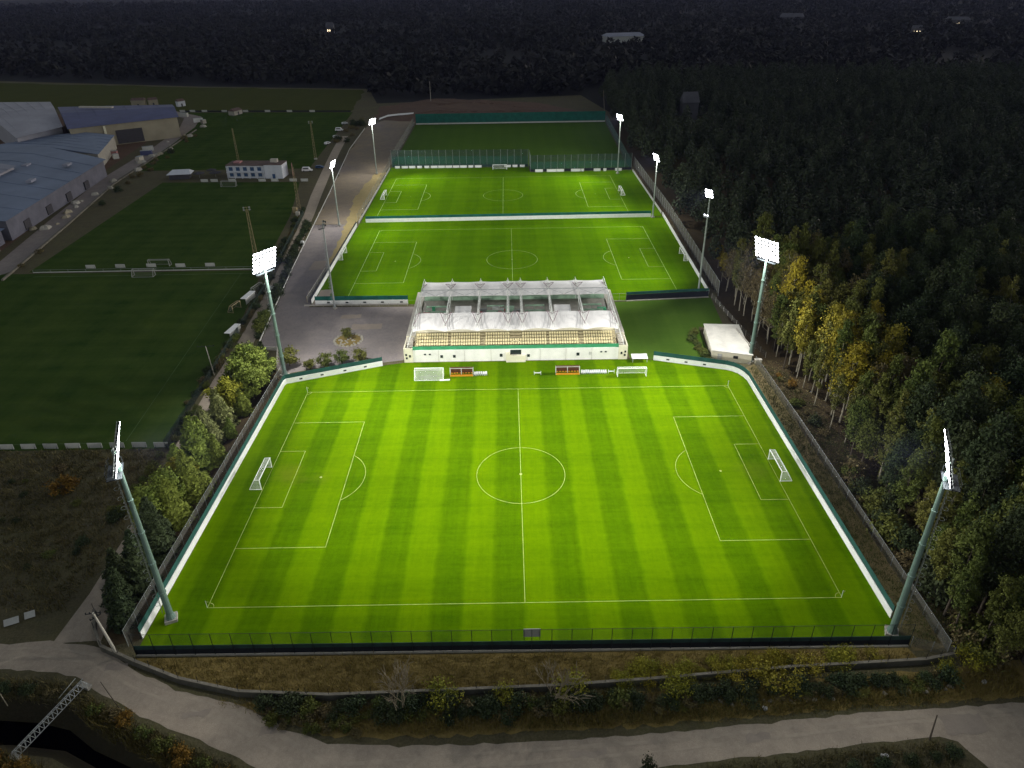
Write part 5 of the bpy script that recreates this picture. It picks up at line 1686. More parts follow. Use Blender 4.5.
# pale rubble in the verge
rs = random.Random(5)
rock_me = []
for k in range(3):
    mb = MB()
    n = 8
    ring = [(rs.uniform(.35, .6) * math.cos(6.28 * i / n), rs.uniform(.25, .45) * math.sin(6.28 * i / n)) for i in range(n)]
    mb.add([(a, b, -.05) for a, b in ring] + [(a * .7, b * .7, rs.uniform(.15, .3)) for a, b in ring] + [(0, 0, .3)],
           [(i, (i + 1) % n, n + (i + 1) % n, n + i) for i in range(n)] + [(n + i, n + (i + 1) % n, 2 * n) for i in range(n)], 'rock')
    rock_me.append(mb.mesh('rock'))
for k in range(42):
    x = rs.uniform(14, 62)
    o = link_mesh('rock', rs.choice(rock_me), None, (x, -53.2 + (x - 10) * 0.045 + rs.uniform(-.6, .7), 0), rs.uniform(0, 6))
    o.scale = [rs.uniform(.5, 1.1)] * 3
    tag(o, 'small pale stone in the dark verge above the bottom road', 'stone', 'pale stones in the verge')
# planter ring in the parking lot
for k in range(22):
    a = 6.283 * k / 22
    o = link_mesh('kerb_stone', rs.choice(rock_me), None, (-47.8 + 3.9 * math.cos(a), 61.6 + 3.9 * math.sin(a), 0), a)
    o.scale = (1.0, 1.4, 1.3)
    tag(o, 'pale stone in the ring round the parking lot bush', 'stone', 'ring of stones in the parking lot')
for k in range(16):
    a, q = rs.uniform(0, 6.28), rs.uniform(.6, 3.0)
    o = link_mesh('kerb_stone', rs.choice(rock_me), None, (-47.8 + q * math.cos(a), 61.3 + q * math.sin(a), 0), a)
    o.scale = (.9, .9, .9)
    tag(o, 'pale stone lying inside the planting ring of the parking lot', 'stone', 'loose stones in the planting ring')
struct('planting_bed', MB().poly([(-47.8 + 3.8 * math.cos(6.283 * i / 20), 61.6 + 3.8 * math.sin(6.283 * i / 20)) for i in range(20)], 'dry_grass', 0.018))

# ------------------------------------------------------------------ trees
def tmesh(kind, seed):
    """trunk mesh and crown mesh of one tree kind"""
    s = seed
    rv = random.Random(seed * 3 + 1)
    wv, hv, tv, lv = rv.uniform(.72, 1.18), rv.uniform(.9, 1.12), rv.uniform(.25, .75), rv.uniform(.15, .24)
    if kind == 'dark':
        return trunk_mb(17 * hv * .9, .24, 'bark', s, 8, .35, .9, .22).mesh('trunk'), soup('crown', crown_round(4.5, 19 * hv, 2.9 * wv, 80, 6400, .32, s, tv, lv), 4, 'leaf_dark')
    if kind == 'green':
        return trunk_mb(15.5 * hv, .24, 'bark', s, 8, .3, .9, .25).mesh('trunk'), soup('crown', crown_round(4.5, 17.5 * hv, 3.0 * wv, 70, 5600, .32, s, tv, lv), 4, 'leaf_green')
    if kind == 'olive':
        return trunk_mb(15.5 * hv, .2, 'bark_pale', s, 12, .35, .95, .25, .06).mesh('trunk'), soup('crown', crown_round(5.5, 17 * hv, 2.6 * wv, 56, 3400, .30, s, tv, lv), 4, 'leaf_olive')
    if kind == 'yellow':
        return trunk_mb(15.5 * hv, .2, 'bark_pale', s, 11, .4, .95, .24, .05).mesh('trunk'), soup('crown', crown_round(6, 17 * hv, 3.1 * wv, 60, 4000, .31, s, tv, lv), 4, 'leaf_yellow')
    if kind == 'brown':
        return trunk_mb(16 * hv, .19, 'bark_pale', s, 20, .25, .97, .28, .05).mesh('trunk'), soup('crown', crown_round(5, 17.5 * hv, 2.5 * wv, 50, 2200, .27, s, tv, lv + .04), 4, 'leaf_brown')
    if kind == 'poplar':
        return trunk_mb(17, .22, 'bark_pale', s, 9, .3, .95, .14, .02).mesh('trunk'), soup('crown', crown_round(4, 19, 1.8 * wv, 60, 3800, .31, s, .4, .28), 4, 'leaf_green')
    if kind == 'hedge_conifer':
        return trunk_mb(8, .16, 'bark', s, 4, .2, .6, .12).mesh('trunk'), soup('crown', crown_conic(0.5, 9.0, 4.0, 6500, .46, s, 10, .7), 4, 'leaf_hedge')
    if kind == 'sage_conifer':
        return trunk_mb(8, .16, 'bark', s, 4, .2, .6, .12).mesh('trunk'), soup('crown', crown_conic(0.6, 8.6, 3.7, 5600, .46, s, 9, .7), 4, 'leaf_sage')
    if kind == 'hedge_round':
        return trunk_mb(6.5, .17, 'bark', s, 7, .2, .85, .2).mesh('trunk'), soup('crown', crown_round(.6, 8.8, 3.0, 64, 6500, .36, s, .45, .19), 4, 'leaf_hedge_deep')
    if kind == 'lime_round':
        return trunk_mb(5.5, .16, 'bark', s, 7, .25, .85, .2).mesh('trunk'), soup('crown', crown_round(1.2, 7.4, 3.0, 50, 4600, .42, s, .2, .18), 4, 'leaf_lime')
    if kind == 'dark_conifer':
        return trunk_mb(8, .16, 'bark', s, 4, .2, .6, .12).mesh('trunk'), soup('crown', crown_conic(0.4, 8.8, 3.5, 5200, .46, s, 10, .75), 4, 'leaf_dark')
    if kind == 'small_round':
        return trunk_mb(2.8, .12, 'bark', s, 6, .35, .85, .25).mesh('trunk'), soup('crown', crown_round(.7, 4.1, 1.75, 26, 1700, .28, s, .1, .2), 4, 'leaf_green')


VAR = {}
NV = {'dark': 7, 'green': 7, 'olive': 6, 'yellow': 4, 'brown': 5, 'poplar': 2, 'hedge_conifer': 3, 'sage_conifer': 2, 'hedge_round': 3, 'lime_round': 1, 'dark_conifer': 2, 'small_round': 2}
for k, n in NV.items():
    VAR[k] = [tmesh(k, 100 + 17 * i + len(k)) for i in range(n)]
TNAME = {'dark': 'forest_tree', 'green': 'forest_tree', 'olive': 'autumn_tree', 'yellow': 'autumn_tree', 'brown': 'thinning_tree', 'poplar': 'poplar_tree', 'hedge_conifer': 'conifer_tree', 'sage_conifer': 'conifer_tree',
         'hedge_round': 'hedge_tree', 'lime_round': 'hedge_tree', 'dark_conifer': 'conifer_tree', 'small_round': 'round_tree'}


def tree(kind, x, y, s, label, group=None, sz=None):
    tr, cr = random.choice(VAR[kind])
    t = thing(TNAME[kind], label, 'tree', (x, y, 0), random.uniform(0, 6.28), group)
    t.scale = (s, s, sz or s)
    t.rotation_euler = (random.uniform(-.035, .035), random.uniform(-.035, .035), random.uniform(0, 6.28))
    link_mesh('trunk', tr, t)
    link_mesh('crown', cr, t)
    return t


# hedge of trees between lane and pitch
for k, x, y, s, lab in (
    ('dark_conifer', -66.3, 44.0, 0.85, 'dark conifer at the lot end of the hedge by the low pale wall'),
    ('hedge_round', -68.9, 40.0, 1.05, 'tall green hedge tree second from the parking lot'),
    ('hedge_round', -65.4, 38.0, 1.0, 'bushy green hedge tree touching the net fence near the corner mast'),
    ('hedge_round', -68.8, 34.2, 0.95, 'green hedge tree just behind the round lime-yellow one'),
    ('hedge_round', -65.2, 31.5, 0.92, 'green hedge tree between net fence and the lime-yellow crown'),
    ('lime_round', -69.8, 26.4, 0.95, 'round lime-yellow hedge tree beside the lane'),
    ('hedge_conifer', -65.6, 25.0, 0.62, 'small darker hedge conifer right of the lime-yellow tree'),
    ('sage_conifer', -68.6, 19.5, 0.95, 'pale sage conifer next down the hedge from the lime-yellow tree'),
    ('sage_conifer', -69.3, 13.0, 0.92, 'second pale sage conifer in the hedge'),
    ('hedge_conifer', -65.4, 15.5, 0.45, 'low conifer by the net fence below the sage conifers'),
    ('hedge_conifer', -68.6, 5.2, 1.10, 'largest bright-tipped conifer of the hedge'),
    ('hedge_conifer', -65.2, 6.5, 0.6, 'small conifer by the net fence beside the largest one'),
    ('lime_round', -69.0, -3.2, 0.85, 'yellow-green hedge tree level with the near penalty spot'),
    ('hedge_conifer', -66.0, -4.5, 0.98, 'bright conifer by the net fence beyond the leaning mast head'),
    ('hedge_round', -69.0, -9.0, 0.9, 'green hedge tree at the bend of the lane'),
    ('hedge_conifer', -66.2, -12.5, 0.92, 'shaded conifer midway along the lower hedge'),
    ('dark_conifer', -67.6, -17.5, 0.95, 'dark conifer above the lower hedge end'),
    ('dark_conifer', -65.2, -21.0, 0.9, 'dark conifer by the net fence near the mast foot'),
    ('dark_conifer', -67.4, -25.0, 0.85, 'dark conifer leaning over the lane'),
    ('dark_conifer', -65.0, -29.0, 0.85, 'dark conifer behind the near mast foot'),
    ('dark_conifer', -67.0, -32.5, 0.75, 'dark conifer above the low wall bend'),
    ('dark_conifer', -68.9, -28.5, 0.8, 'dark conifer on the lane side of the lower hedge'),
    ('hedge_round', -69.6, -14.0, 0.9, 'shaded green tree on the lane side where the hedge darkens'),
    ('hedge_conifer', -69.4, 9.4, 0.85, 'pointed conifer squeezed between the largest one and the sage pair'),
    ('hedge_conifer', -70.3, 0.6, 0.8, 'bright conifer overhanging the lane above the yellow-green tree'),
    ('dark_conifer', -64.6, -36.3, 0.7, 'last dark conifer of the hedge at the front fence corner')):
    tree(k, x, y, s * 1.12, lab, 'trees of the lane hedge')
for k, x, y, s, lab in (('small_round', -60.6, 47.2, 1.25, 'biggest round tree behind the white corner wall, beside the mast'), ('small_round', -54.6, 45.2, .72, 'smallest reddish round tree behind the white corner wall'),
                        ('small_round', -50.8, 46.4, .95, 'round tree behind the white corner wall, middle of the row'), ('small_round', -46.6, 47.6, .95, 'round tree second from the stand behind the corner wall'),
                        ('small_round', -42.2, 48.8, .92, 'round tree nearest the stand behind the corner wall'), ('small_round', -48.2, 62.6, .8, 'dark bush inside the stone ring of the parking lot')):
    tree(k, x, y, s, lab, 'small trees round the parking lot')

# the forest east of the pitches: the nearest trees, one by one
heroes = [('yellow', 73.5, 17, 1.12, 'bright yellow autumn tree standing out at the forest edge below the shed'),
          ('yellow', 77.5, 35, 1.15, 'yellow tree deeper in the forest behind the brightest yellow one'),
          ('yellow', 72, 40, 1.1, 'yellow autumn tree beside the forest mast by the shed'),
          ('yellow', 76.5, 47, 1.1, 'dull yellow tree behind the shed mast'),
          ('yellow', 93, 1, 1.15, 'small yellow tree glowing behind the near forest mast head'),
          ('yellow', 84, -10, 1.0, 'yellow tree right of the near forest mast head'),
          ('yellow', 69, 100, .55, 'small yellow tree by the dark wall beyond the lawn'),
          ('yellow', 71, 112, .5, 'low golden bush tree by the net fence of the rear pitch'),
          ('yellow', 77, -38, .5, 'low yellowing tree at the front corner of the forest'),
          ('poplar', 73.5, 11, .95, 'slim pale-trunked tree at the forest edge beside the goal'),
          ('poplar', 72.5, -4, .9, 'slim pale-trunked tree on the brown forest edge'),
          ('poplar', 78, -15, .95, 'slim pale-trunked tree above the near forest mast')]
placed = []
for k, x, y, s, lab in heroes:
    tree(k, x, y, s, lab)
    placed.append((x, y))
FOREST = [(66.3, -46), (80, -53), (104, -46), (108, -15), (127, 30), (150, 75), (160, 95), (67.5, 95), (67.5, 88), (68.5, 46), (70.5, 20), (70, -10)]
LAB = {'dark': 'dark green forest tree in the thick wood east of the pitches', 'green': 'mid green forest tree among darker ones east of the pitches',
       'olive': 'olive autumn tree in the lit margin of the forest', 'brown': 'brown half-bare tree in the forest margin behind the lit masts',
       'poplar': 'slim tall tree among broader forest crowns', 'yellow': 'yellowish tree inside the forest margin'}
cand = scatter(FOREST, 9000)
n_tree = 0
for x, y in cand:
    edge = x - 67.5
    dmin = 2.8 if edge < 14 else (3.3 if y < -5 else 4.2)
    if any((x - a) ** 2 + (y - b) ** 2 < dmin * dmin for a, b in placed):
        continue
    r_ = random.random()
    if y > 55 and edge < 30:
        k = 'brown' if r_ < .55 else ('olive' if r_ < .82 else 'green')
    elif y > 5 and edge < 24:
        k = 'olive' if r_ < .34 else ('green' if r_ < .62 else ('yellow' if r_ < .72 else ('poplar' if r_ < .88 else 'brown')))
    elif y < 5 and edge < 26:
        k = 'green' if r_ < .48 else ('dark' if r_ < .68 else ('olive' if r_ < .86 else 'poplar'))
    else:
        k = 'dark' if r_ < .70 else ('green' if r_ < .88 else ('olive' if r_ < .95 else 'poplar'))
    s = random.uniform(.72, 1.08) if edge > 6 else random.uniform(.55, .85)
    s *= 1.02
    tree(k, x, y, s, LAB[k], 'forest, ' + k + ' trees', s * random.uniform(1.1, 1.38))
    placed.append((x, y))
    n_tree += 1
    if n_tree >= 420:
        break
print('forest trees', n_tree)


def crowns_soup(P, rad, hgt, nq, leaf, z0=0.28):
    """dense wood: every crown is a dome of loose leaf clumps"""
    n = len(P)
    d = RNG.normal(size=(n, nq, 3))
    d /= np.linalg.norm(d, axis=2, keepdims=True)
    r = RNG.uniform(.45, 1.0, size=(n, nq, 1)) ** .5
    q = d * r
    q[:, :, :2] *= rad[:, None, None] * RNG.uniform(.8, 1.2, size=(n, nq, 1))
    hz = hgt * (1 - z0) / 2
    q[:, :, 2] = q[:, :, 2] * hz[:, None] + (hgt * (1 + z0) / 2)[:, None]
    taper = 1 - .4 * np.clip((q[:, :, 2] / hgt[:, None] - .6) / .4, 0, 1)
    q[:, :, :2] *= taper[:, :, None]
    q[:, :, 0] += P[:, 0][:, None]
    q[:, :, 1] += P[:, 1][:, None]
    C = q.reshape(-1, 3)
    return leaf_quads(C, leaf, d.reshape(-1, 3), up=.4)


def grid_pts(poly, step, jit=.42):
    xs = np.array([p[0] for p in poly])
    ys = np.array([p[1] for p in poly])
    gx, gy = np.meshgrid(np.arange(xs.min(), xs.max(), step), np.arange(ys.min(), ys.max(), step))
    P = np.stack([gx.ravel(), gy.ravel()], 1) + RNG.uniform(-jit, jit, size=(gx.size, 2)) * step
    return P[pip(P[:, 0], P[:, 1], poly)]


MIDW = [(68.5, 96), (162, 96), (196, 125), (330, 235), (480, 380), (600, 540), (90, 540), (72, 470), (72, 400), (70, 384), (67.5, 260), (68.5, 170)]
P = grid_pts(MIDW, 6.2)
keep = ~((np.abs(P[:, 0] - 121) < 10) & (P[:, 1] > 345) & (P[:, 1] < 390)) & ~((np.abs(P[:, 0] - 279) < 8) & (np.abs(P[:, 1] - 508) < 16))
P = P[keep]
nzm = np.sin(P[:, 0] * .05 + 1.7 * np.sin(P[:, 1] * .03)) + np.sin(P[:, 1] * .045 + P[:, 0] * .02)
P = P[RNG.uniform(0, 1, len(P)) < np.clip(.9 + .28 * nzm, .45, 1)]
me = soup('woods', crowns_soup(P, RNG.uniform(2.2, 3.9, len(P)), RNG.uniform(11, 24, len(P)), 230, .75), 4, 'leaf_mid')
tag(link_mesh('woods', me), 'dense dark wood stretching east of the rear pitches', 'woods', kind='stuff')
n = 20000
Y = 470 + (2700 - 470) * RNG.uniform(0, 1, n) ** 1.25
X = RNG.uniform(-1, 1, n) * (Y * .92 + 150)
ok = ~((X < -122) & (Y < 560 + (-122 - X) * .28)) & ~((X < 95) & (Y < 500)) & ~((X > 60) & (X < 560) & (Y < 545))
# clearings that keep the far roofs in sight
for cx_, cy_, a_, b_ in ((-296, 1176, 30, 60), (168, 962, 50, 70), (604, 1010, 40, 60), (520, 1290, 60, 60), (762, 1180, 50, 80), (560, 741, 60, 60)):
    ok &= ~((np.abs(X - cx_) < a_) & (Y > cy_ - b_) & (Y < cy_ + b_ * .3))
nz = np.sin(X * .011 + 1.3 * np.sin(Y * .006)) + np.sin(Y * .014 + X * .004)
ok &= RNG.uniform(0, 1, n) < np.clip(.75 + .3 * nz, .25, 1)
P = np.stack([X[ok], Y[ok]], 1)
grow = np.clip(P[:, 1] / 900, .6, 2.2)
me = soup('far_woods', crowns_soup(P, 5.5 * grow * RNG.uniform(.7, 1.3, len(P)), RNG.uniform(9, 17, len(P)), 22, 3.6, .1), 4, 'leaf_far')
tag(link_mesh('far_woods', me), 'far dark woods reaching to the horizon', 'woods', kind='stuff')

# shrubs -------------------------------------------------------------
SHM = {}
for k, m, h, rad, nl, lf in (('dark', 'leaf_dark', 2.2, 1.5, 1100, .24), ('green', 'leaf_green', 1.9, 1.3, 1100, .22), ('lime', 'leaf_lime', 3.2, 2.3, 900, .22), ('ochre', 'leaf_ochre', 2.6, 1.6, 1300, .24), ('brown', 'leaf_brown', 1.6, 1.2, 700, .2), ('yellow', 'leaf_yellow', 3.0, 2.5, 900, .22)):
    SHM[k] = [(soup('foliage', crown_round(.05, h, rad, 20, nl, lf, 40 + i + len(k), .15, .26), 4, m), trunk_mb(h * .6, .05, 'bark', i + 3, 7, .1, .8, .5, .08).mesh('stem')) for i in range(2)]


def shrub(k, x, y, s, label, group=None, sz=None, name='shrub'):
    fo, stm = random.choice(SHM[k])
    t = thing(name, label, name.replace('_', ' '), (x, y, 0), random.uniform(0, 6.28), group)
    t.scale = (s, s, sz or s)
    link_mesh('foliage', fo, t)
    link_mesh('stem', stm, t)
    return t


for x, y, s, k, lab in ((-12.5, -51.2, .95, 'lime', 'yellow-green shrub beside the bigger bare tree at the low wall'), (-3.5, -51.0, .75, 'lime', 'yellow-green shrub between the two bare trees'), (6.5, -50.6, 1.0, 'lime', 'yellow-green shrub crown at the smaller bare tree'),
                        (21.0, -50.0, .85, 'lime', 'yellow-green shrub on the low wall left of the largest yellow one'), (31.5, -48.6, .8, 'yellow', 'thin yellow shrub behind the low wall'), (36.5, -49.4, 1.15, 'yellow', 'largest yellow shrub spilling over the low wall'),
                        (42.0, -47.0, .85, 'yellow', 'yellow shrub on the strip after the largest yellow one'), (47.0, -46.4, .7, 'lime', 'yellow-green shrub on the terrace strip nearer the forest mast'), (66.0, -46.5, .8, 'lime', 'yellow-green shrub at the fence corner by the forest'),
                        (62.2, -47.8, .6, 'lime', 'small yellow-green shrub outside the low wall end')):
    shrub(k, x, y, s, lab, 'yellowish shrubs along the low wall')
for i in range(46):
    x = -37 + i * 2.2 + random.uniform(-.8, .8)
    yl = -51.4 + max(0, (x - 5)) * 0.055
    shrub(random.choice(['dark', 'dark', 'dark', 'brown', 'green']), x, yl - random.uniform(0, 1.3), random.uniform(.5, .95), 'dark low shrub in the shadow before the low wall', 'dark shrubs before the low wall')
for i in range(16):
    x = -37 + random.uniform(0, 14)
    shrub(random.choice(['brown', 'green', 'brown']), x, -53.8 - (x + 37) * .12 + random.uniform(-.8, .9), random.uniform(.4, .7), 'brown scrub shrub on the verge bend of the front road', 'scrub on the verge bend')
LH = [(-79.6, 30), (-80.4, 52), (-81.6, 80), (-84.2, 112), (-88.5, 150), (-92.5, 185)]
for x, y in lerp_path(LH, 3.2):
    shrub(random.choice(['dark', 'dark', 'green', 'brown']), x + random.uniform(-.8, .8), y + random.uniform(-1, 1), random.uniform(.55, 1.0), 'low dark shrub in the hedge between lane and practice field', 'lane-side hedge shrubs', None, 'hedge_bush')
for x, y in lerp_path([(-78.0, -12), (-77.8, 8), (-77.9, 26)], 2.6):
    shrub(random.choice(['dark', 'green', 'green']), x + random.uniform(-.6, .6), y + random.uniform(-1, 1), random.uniform(.5, .9), 'green shrub along the lane near the row of pale boards', 'lane shrubs near the pale boards', None, 'hedge_bush')
for x, y in lerp_path([(-74.6, 63), (-76.0, 84), (-78.3, 104), (-81.5, 130), (-85, 165)], 3.4):
    shrub('dark', x + random.uniform(-.5, .5), y + random.uniform(-1, 1), random.uniform(.6, 1.2), 'dark shrub between the lane and the parking lot rail', 'dark shrubs by the lot rail', None, 'hedge_bush')
for x, y in ((-75.0, 70), (-74.4, 66.5), (-75.2, 74.5)):
    tree('small_round', x, y, random.uniform(.8, 1.1), 'dark round tree between lane and the parking lot', 'dark round trees by the lot')
for i in range(20):
    u = random.random()
    shrub(random.choice(['brown', 'dark', 'brown']), -181 - u * 28 + random.uniform(0, 6), 122 + u * 230, random.uniform(.8, 1.5), 'brown scrub shrub between dirt track and dark fields', 'scrub along the dirt track')
for i in range(12):
    shrub(random.choice(['dark', 'brown']), -100 - random.uniform(0, 8), random.uniform(300, 400), random.uniform(1, 1.8), 'dark shrub beside the upper lane and parked vehicles', 'shrubs by the upper lane')
for i in range(22):
    shrub(random.choice(['green', 'brown', 'dark', 'brown', 'ochre']), random.uniform(65.5, 69), random.uniform(-44, 38), random.uniform(.4, .9), 'undergrowth shrub on the brown forest edge', 'forest edge undergrowth', None, 'undergrowth_bush')
for i in range(40):
    shrub(random.choice(['green', 'dark', 'green', 'brown']), random.uniform(66, 75), random.uniform(-47, 4), random.uniform(.9, 1.9), 'tall leafy undergrowth bush between fence and forest trunks', 'tall undergrowth of the forest corner', random.uniform(.9, 2.2), 'undergrowth_bush')
for i in range(9):
    shrub('green', 51.0 - random.uniform(0, 1.6), 47 + i * 1.9, random.uniform(.5, .9), 'green shrub growing against the shed wall', 'shrubs against the shed')
for x, y, s, lab in ((-93, -3, 1.3, 'russet bush in the scrub below the pale boards'), (-97.5, 3.5, 1.0, 'smaller russet bush in the scrub below the pale boards')):
    shrub('ochre' if s > 1.1 else 'brown', x, y, s, lab, None)
for x, y, s in ((-73.5, -59.2, 1.15), (-71.0, -60.0, 1.0), (-75.5, -58.6, 1.1), (-67.6, -60.6, .8), (-65.6, -61.0, .65)):
    shrub('ochre', x, y, s, 'orange bush on the far canal bank beside the truss', 'orange bushes beyond the canal')
for x, y in ((-56.5, -53.2), (-53, -55.2), (-49.5, -57), (-46.3, -58.6), (-43, -60), (-58.6, -52.2), (-51, -56.6), (-40, -61.3), (-61.5, -51.6)):
    shrub(random.choice(['brown', 'ochre', 'green']), x, y - .6, random.uniform(.5, .95), 'rusty bank shrub between the canal and the front road', 'canal bank shrubs')
for x, y in ((-80, -47.8), (-76.5, -48.4), (-73, -48.8), (-69.5, -49.2), (-84, -47.5)):
    shrub(random.choice(['brown', 'dark', 'green']), x, y, random.uniform(.4, .7), 'low dark shrub on the canal edge left of the truss', 'canal edge shrubs')
shrub('dark', 15.2, -62.2, .55, 'narrow dark cypress bush below the bottom road', None, 1.5)
for x, y in ((50, -61.2), (53.5, -60.6), (46, -61.6), (56, -60.2), (42, -62.2)):
    shrub('dark', x, y, random.uniform(.4, .7), 'dark shrub below the bottom road by the short leaning pole', 'dark shrubs below the bottom road')


for x, y in scatter([(-130, -32), (-86, -31), (-77.5, -14), (-80, 6), (-130, 8)], 60):
    shrub(random.choice(['dark', 'brown', 'brown', 'green']), x, y, random.uniform(.35, .85), 'low scrub bush in the rough ground below the pale boards', 'scrub bushes on the rough ground', random.uniform(.25, .5), 'scrub_bush')
for x, y in scatter([(12, -49.9), (50, -46.6), (54, -44.6), (12, -46.5)], 48):
    shrub(random.choice(['yellow', 'lime', 'lime']), x, y, random.uniform(.3, .6), 'low yellow weed clump on the strip above the low wall', 'yellow weed clumps by the low wall', None, 'weed_clump')
for x, y in scatter([(-38, -52.0), (0, -51.6), (30, -50.4), (60, -48.2), (60, -50.6), (30, -52.6), (0, -54.0), (-30, -54.0)], 90):
    shrub(random.choice(['dark', 'dark', 'green', 'brown']), x, y, random.uniform(.4, .9), 'tangled dark shrub on the verge between low wall and bottom road', 'tangled verge shrubs', random.uniform(.3, .8), 'verge_bush')


def bare_tree(label, x, y, h, seed):
    rs = random.Random(seed)
    t = thing('bare_tree', label, 'tree', (x, y, 0))
    tk, tw = MB(), MB()

    def grow(p, d, ln, r, lev):
        e = p + d * ln
        (tk if lev < 2 else tw).tube(p, e, max(r, .035), 'bark_bare', max(r * .62, .03), n=5 if lev < 2 else 3, caps=False)
        if lev >= 4:
            return
        for k in range(rs.choice([2, 3, 3]) if lev < 4 else 3):
            nd = (d + Vector((rs.uniform(-1, 1), rs.uniform(-1, 1), rs.uniform(-.35, .65))) * .62).normalized()
            grow(p + d * ln * rs.uniform(.5, 1.0), nd, ln * rs.uniform(.68, .92), r * .58, lev + 1)
    for k in range(3):
        grow(Vector((rs.uniform(-.2, .2), 0, -.1)), Vector((rs.uniform(-.45, .45), rs.uniform(-.3, .3), 1)).normalized(), h * .3, .11, 0)
    tk.build('trunk', t)
    tw.build('crown', t)
    return t


bare_tree('bare grey tree with spreading twigs before the low wall', -17.5, -53.0, 10.5, 3)
bare_tree('smaller bare tree with upright twigs nearer halfway line', 3.6, -51.6, 9.0, 8)
bare_tree('bare pale tree inside the brown forest margin', 76, 62, 11, 12)

# grass and weeds: stuff
SCR = [(-135, -34), (-84, -33.5), (-76, -34), (-74.2, -14), (-77, 8), (-80, 10.5), (-135, 10.5)]
P1 = scatter(SCR, 5200)
P1 = P1[dist_path(P1[:, 0], P1[:, 1], LANE) > 3.2]
V1 = tufts(P1, RNG.uniform(.35, 1.0, len(P1)), .16, .5, 6, .45)
P2 = np.concatenate([scatter([(-84, -46.3), (-68, -47.2), (-60.5, -51.4), (-53.5, -54.6), (-45, -57.8), (-35, -62), (-37, -64), (-46, -59.6), (-60, -53.9), (-66, -50.8), (-84, -48.8)], 1500),
                     scatter([(14, -62.3), (28, -60.9), (43, -59.5), (55, -58.5), (57, -63.5), (14, -66)], 1300)])
V2 = tufts(P2, RNG.uniform(.3, .9, len(P2)), .10, .4, 6, .3)
tag(link_mesh('scrub_grass', soup('scrub_grass', np.concatenate([V1, V2]), 3, 'blade_mix')), 'rough grass and weeds of the scrubland', 'grass', kind='stuff')
P3 = scatter([(-59.5, -43.6), (58, -44.0), (59, -46), (39, -46.9), (18, -48.4), (4.7, -49.2), (-28.5, -50.1), (-41.7, -49.3), (-51.3, -47)], 3600)
V3 = tufts(P3, RNG.uniform(.25, .9, len(P3)), .08, .4, 6, .3)
P4 = scatter([(-44, -50.9), (-28, -51.8), (18, -50.4), (58, -48.4), (72, -47), (72, -51.6), (49.3, -53.2), (15, -55.4), (-17, -56.2), (-26.5, -55.6), (-36, -52.6)], 4200)
V4 = tufts(P4, RNG.uniform(.25, 1.1, len(P4)), .08, .45, 8, .35)
tag(link_mesh('dry_grass', soup('dry_grass', np.concatenate([V3, V4]), 3, 'blade_dry')), 'dry brown grass on terrace strip and road verge', 'grass', kind='stuff')
P5 = np.concatenate([scatter([(0, -54.2), (18, -53.4), (58, -51.0), (58, -52.6), (15, -55.0), (0, -55.6)], 700), scatter([(60.5, 42), (62.3, 43), (63.3, 20), (63.8, -43), (59.6, -43)], 1500), scatter([(64.4, -44), (70, -46), (72, 0), (69, 40), (64, 44)], 2200)])
V5 = tufts(P5, RNG.uniform(.2, .6, len(P5)), .09, .4, 6, .3)
tag(link_mesh('weeds', soup('weeds', V5, 3, 'blade_green')), 'green weeds beside the bottom road and along the forest strip', 'grass', kind='stuff')
P6 = np.concatenate([scatter([(-62, -51.6), (-56, -54.4), (-48, -57.6), (-38, -62.5), (-40, -64), (-50, -59.4), (-58, -56), (-64, -52.2)], 420), scatter([(-77, -58), (-70, -58.4), (-63, -60.6), (-66, -62.5), (-77, -61)], 380)])
V6 = tufts(P6, RNG.uniform(1.0, 2.0, len(P6)), .10, .32, 9, .25)
tag(link_mesh('reeds', soup('reeds', V6, 3, 'leaf_reed')), 'brown and rusty reeds along the canal bank', 'reeds', kind='stuff')
# leaf litter and rubbish on the forest edge
P7 = scatter([(64.5, -45), (74, -48), (80, -20), (76, 20), (70, 46), (64.5, 46)], 5000)
C7 = np.concatenate([P7, RNG.uniform(.02, .12, size=(len(P7), 1))], 1)
tag(link_mesh('fallen_leaves', soup('fallen_leaves', leaf_quads(C7, .22, up=3.0), 4, 'leaf_brown')), 'fallen brown leaves under the forest edge', 'leaves', kind='stuff')

# ------------------------------------------------------------------ camera, sky, render settings
CAM = dict(f=702.3056580632784, h=92.19559684391638, x=-1.6809543556692899, y=-116.03593830066124, pitch=math.radians(28.2705), yaw=0.00245, roll=-0.01459, cy=347.878)
cd = bpy.data.cameras.new('camera')
cam = bpy.data.objects.new('camera', cd)
COL.objects.link(cam)
pt, yaw, roll = CAM['pitch'], CAM['yaw'], CAM['roll']
F = Vector((math.sin(yaw) * math.cos(pt), math.cos(yaw) * math.cos(pt), -math.sin(pt)))
Rt = Vector((math.cos(yaw), -math.sin(yaw), 0))
U = Rt.cross(F)
R2 = Rt * math.cos(roll) + U * math.sin(roll)
U2 = -Rt * math.sin(roll) + U * math.cos(roll)
m = Matrix(((R2.x, U2.x, -F.x, CAM['x']), (R2.y, U2.y, -F.y, CAM['y']), (R2.z, U2.z, -F.z, CAM['h']), (0, 0, 0, 1)))
cam.matrix_world = m
cd.sensor_fit = 'HORIZONTAL'
cd.sensor_width = 36
cd.lens = 36 * CAM['f'] / 1024
cd.shift_y = -(384 - CAM['cy']) / 1024
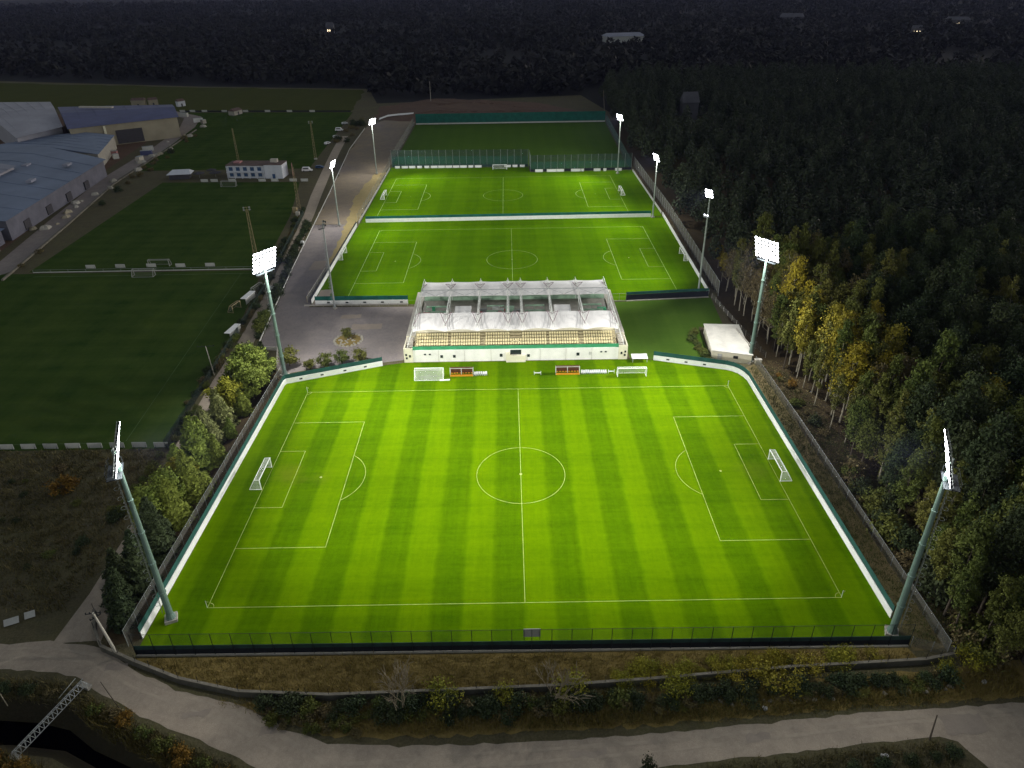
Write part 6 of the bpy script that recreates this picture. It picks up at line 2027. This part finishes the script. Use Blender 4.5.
cd.clip_start = 1
cd.clip_end = 12000
scene.camera = cam

hz, _ht, _hb = _mat('haze_air')
_ht.nodes.remove(_hb)
_pv = _ht.nodes.new('ShaderNodeVolumePrincipled')
_pv.inputs['Color'].default_value = (0.45, 0.50, 0.95, 1)
_pv.inputs['Density'].default_value = 0.000035
_pv.inputs['Anisotropy'].default_value = 0.0
_ht.links.new(_pv.outputs[0], _ht.nodes['Material Output'].inputs['Volume'])
tag(MB().box((0, 1600, 48), (6840, 4040, 104), 'haze_air').build('haze'), kind='stuff')

w = bpy.data.worlds.new('World')
scene.world = w
w.use_nodes = True
nt = w.node_tree
bg = nt.nodes['Background']
sky = nt.nodes.new('ShaderNodeTexSky')
sky.sky_type = 'NISHITA'
sky.sun_disc = False
SUN_EL, SUN_AZ = R(5.7), R(60)
sky.sun_elevation = SUN_EL
sky.sun_rotation = SUN_AZ
sky.dust_density = 1.0
hs = nt.nodes.new('ShaderNodeHueSaturation')
hs.inputs['Saturation'].default_value = 0.35
nt.links.new(sky.outputs['Color'], hs.inputs['Color'])
nt.links.new(hs.outputs['Color'], bg.inputs['Color'])
bg.inputs['Strength'].default_value = 0.15
sl = bpy.data.lights.new('sun', 'SUN')
sl.energy = 0.01
sl.angle = R(12)
sl.color = (1.0, 0.92, 0.85)
so = bpy.data.objects.new('sun', sl)
COL.objects.link(so)
sd = Vector((math.sin(SUN_AZ) * math.cos(SUN_EL), math.cos(SUN_AZ) * math.cos(SUN_EL), math.sin(SUN_EL)))
so.rotation_euler = (-sd).to_track_quat('-Z', 'Y').to_euler()

scene.view_settings.view_transform = 'Standard'
scene.view_settings.look = 'None'
scene.view_settings.exposure = 0
scene.view_settings.gamma = 1
c = scene.cycles
c.use_denoising = True
c.max_bounces = 4
c.diffuse_bounces = 2
c.glossy_bounces = 2
c.transmission_bounces = 2
c.transparent_max_bounces = 16
c.volume_bounces = 0
c.sample_clamp_indirect = 3.0
c.caustics_reflective = False
c.caustics_refractive = False
c.use_light_tree = True
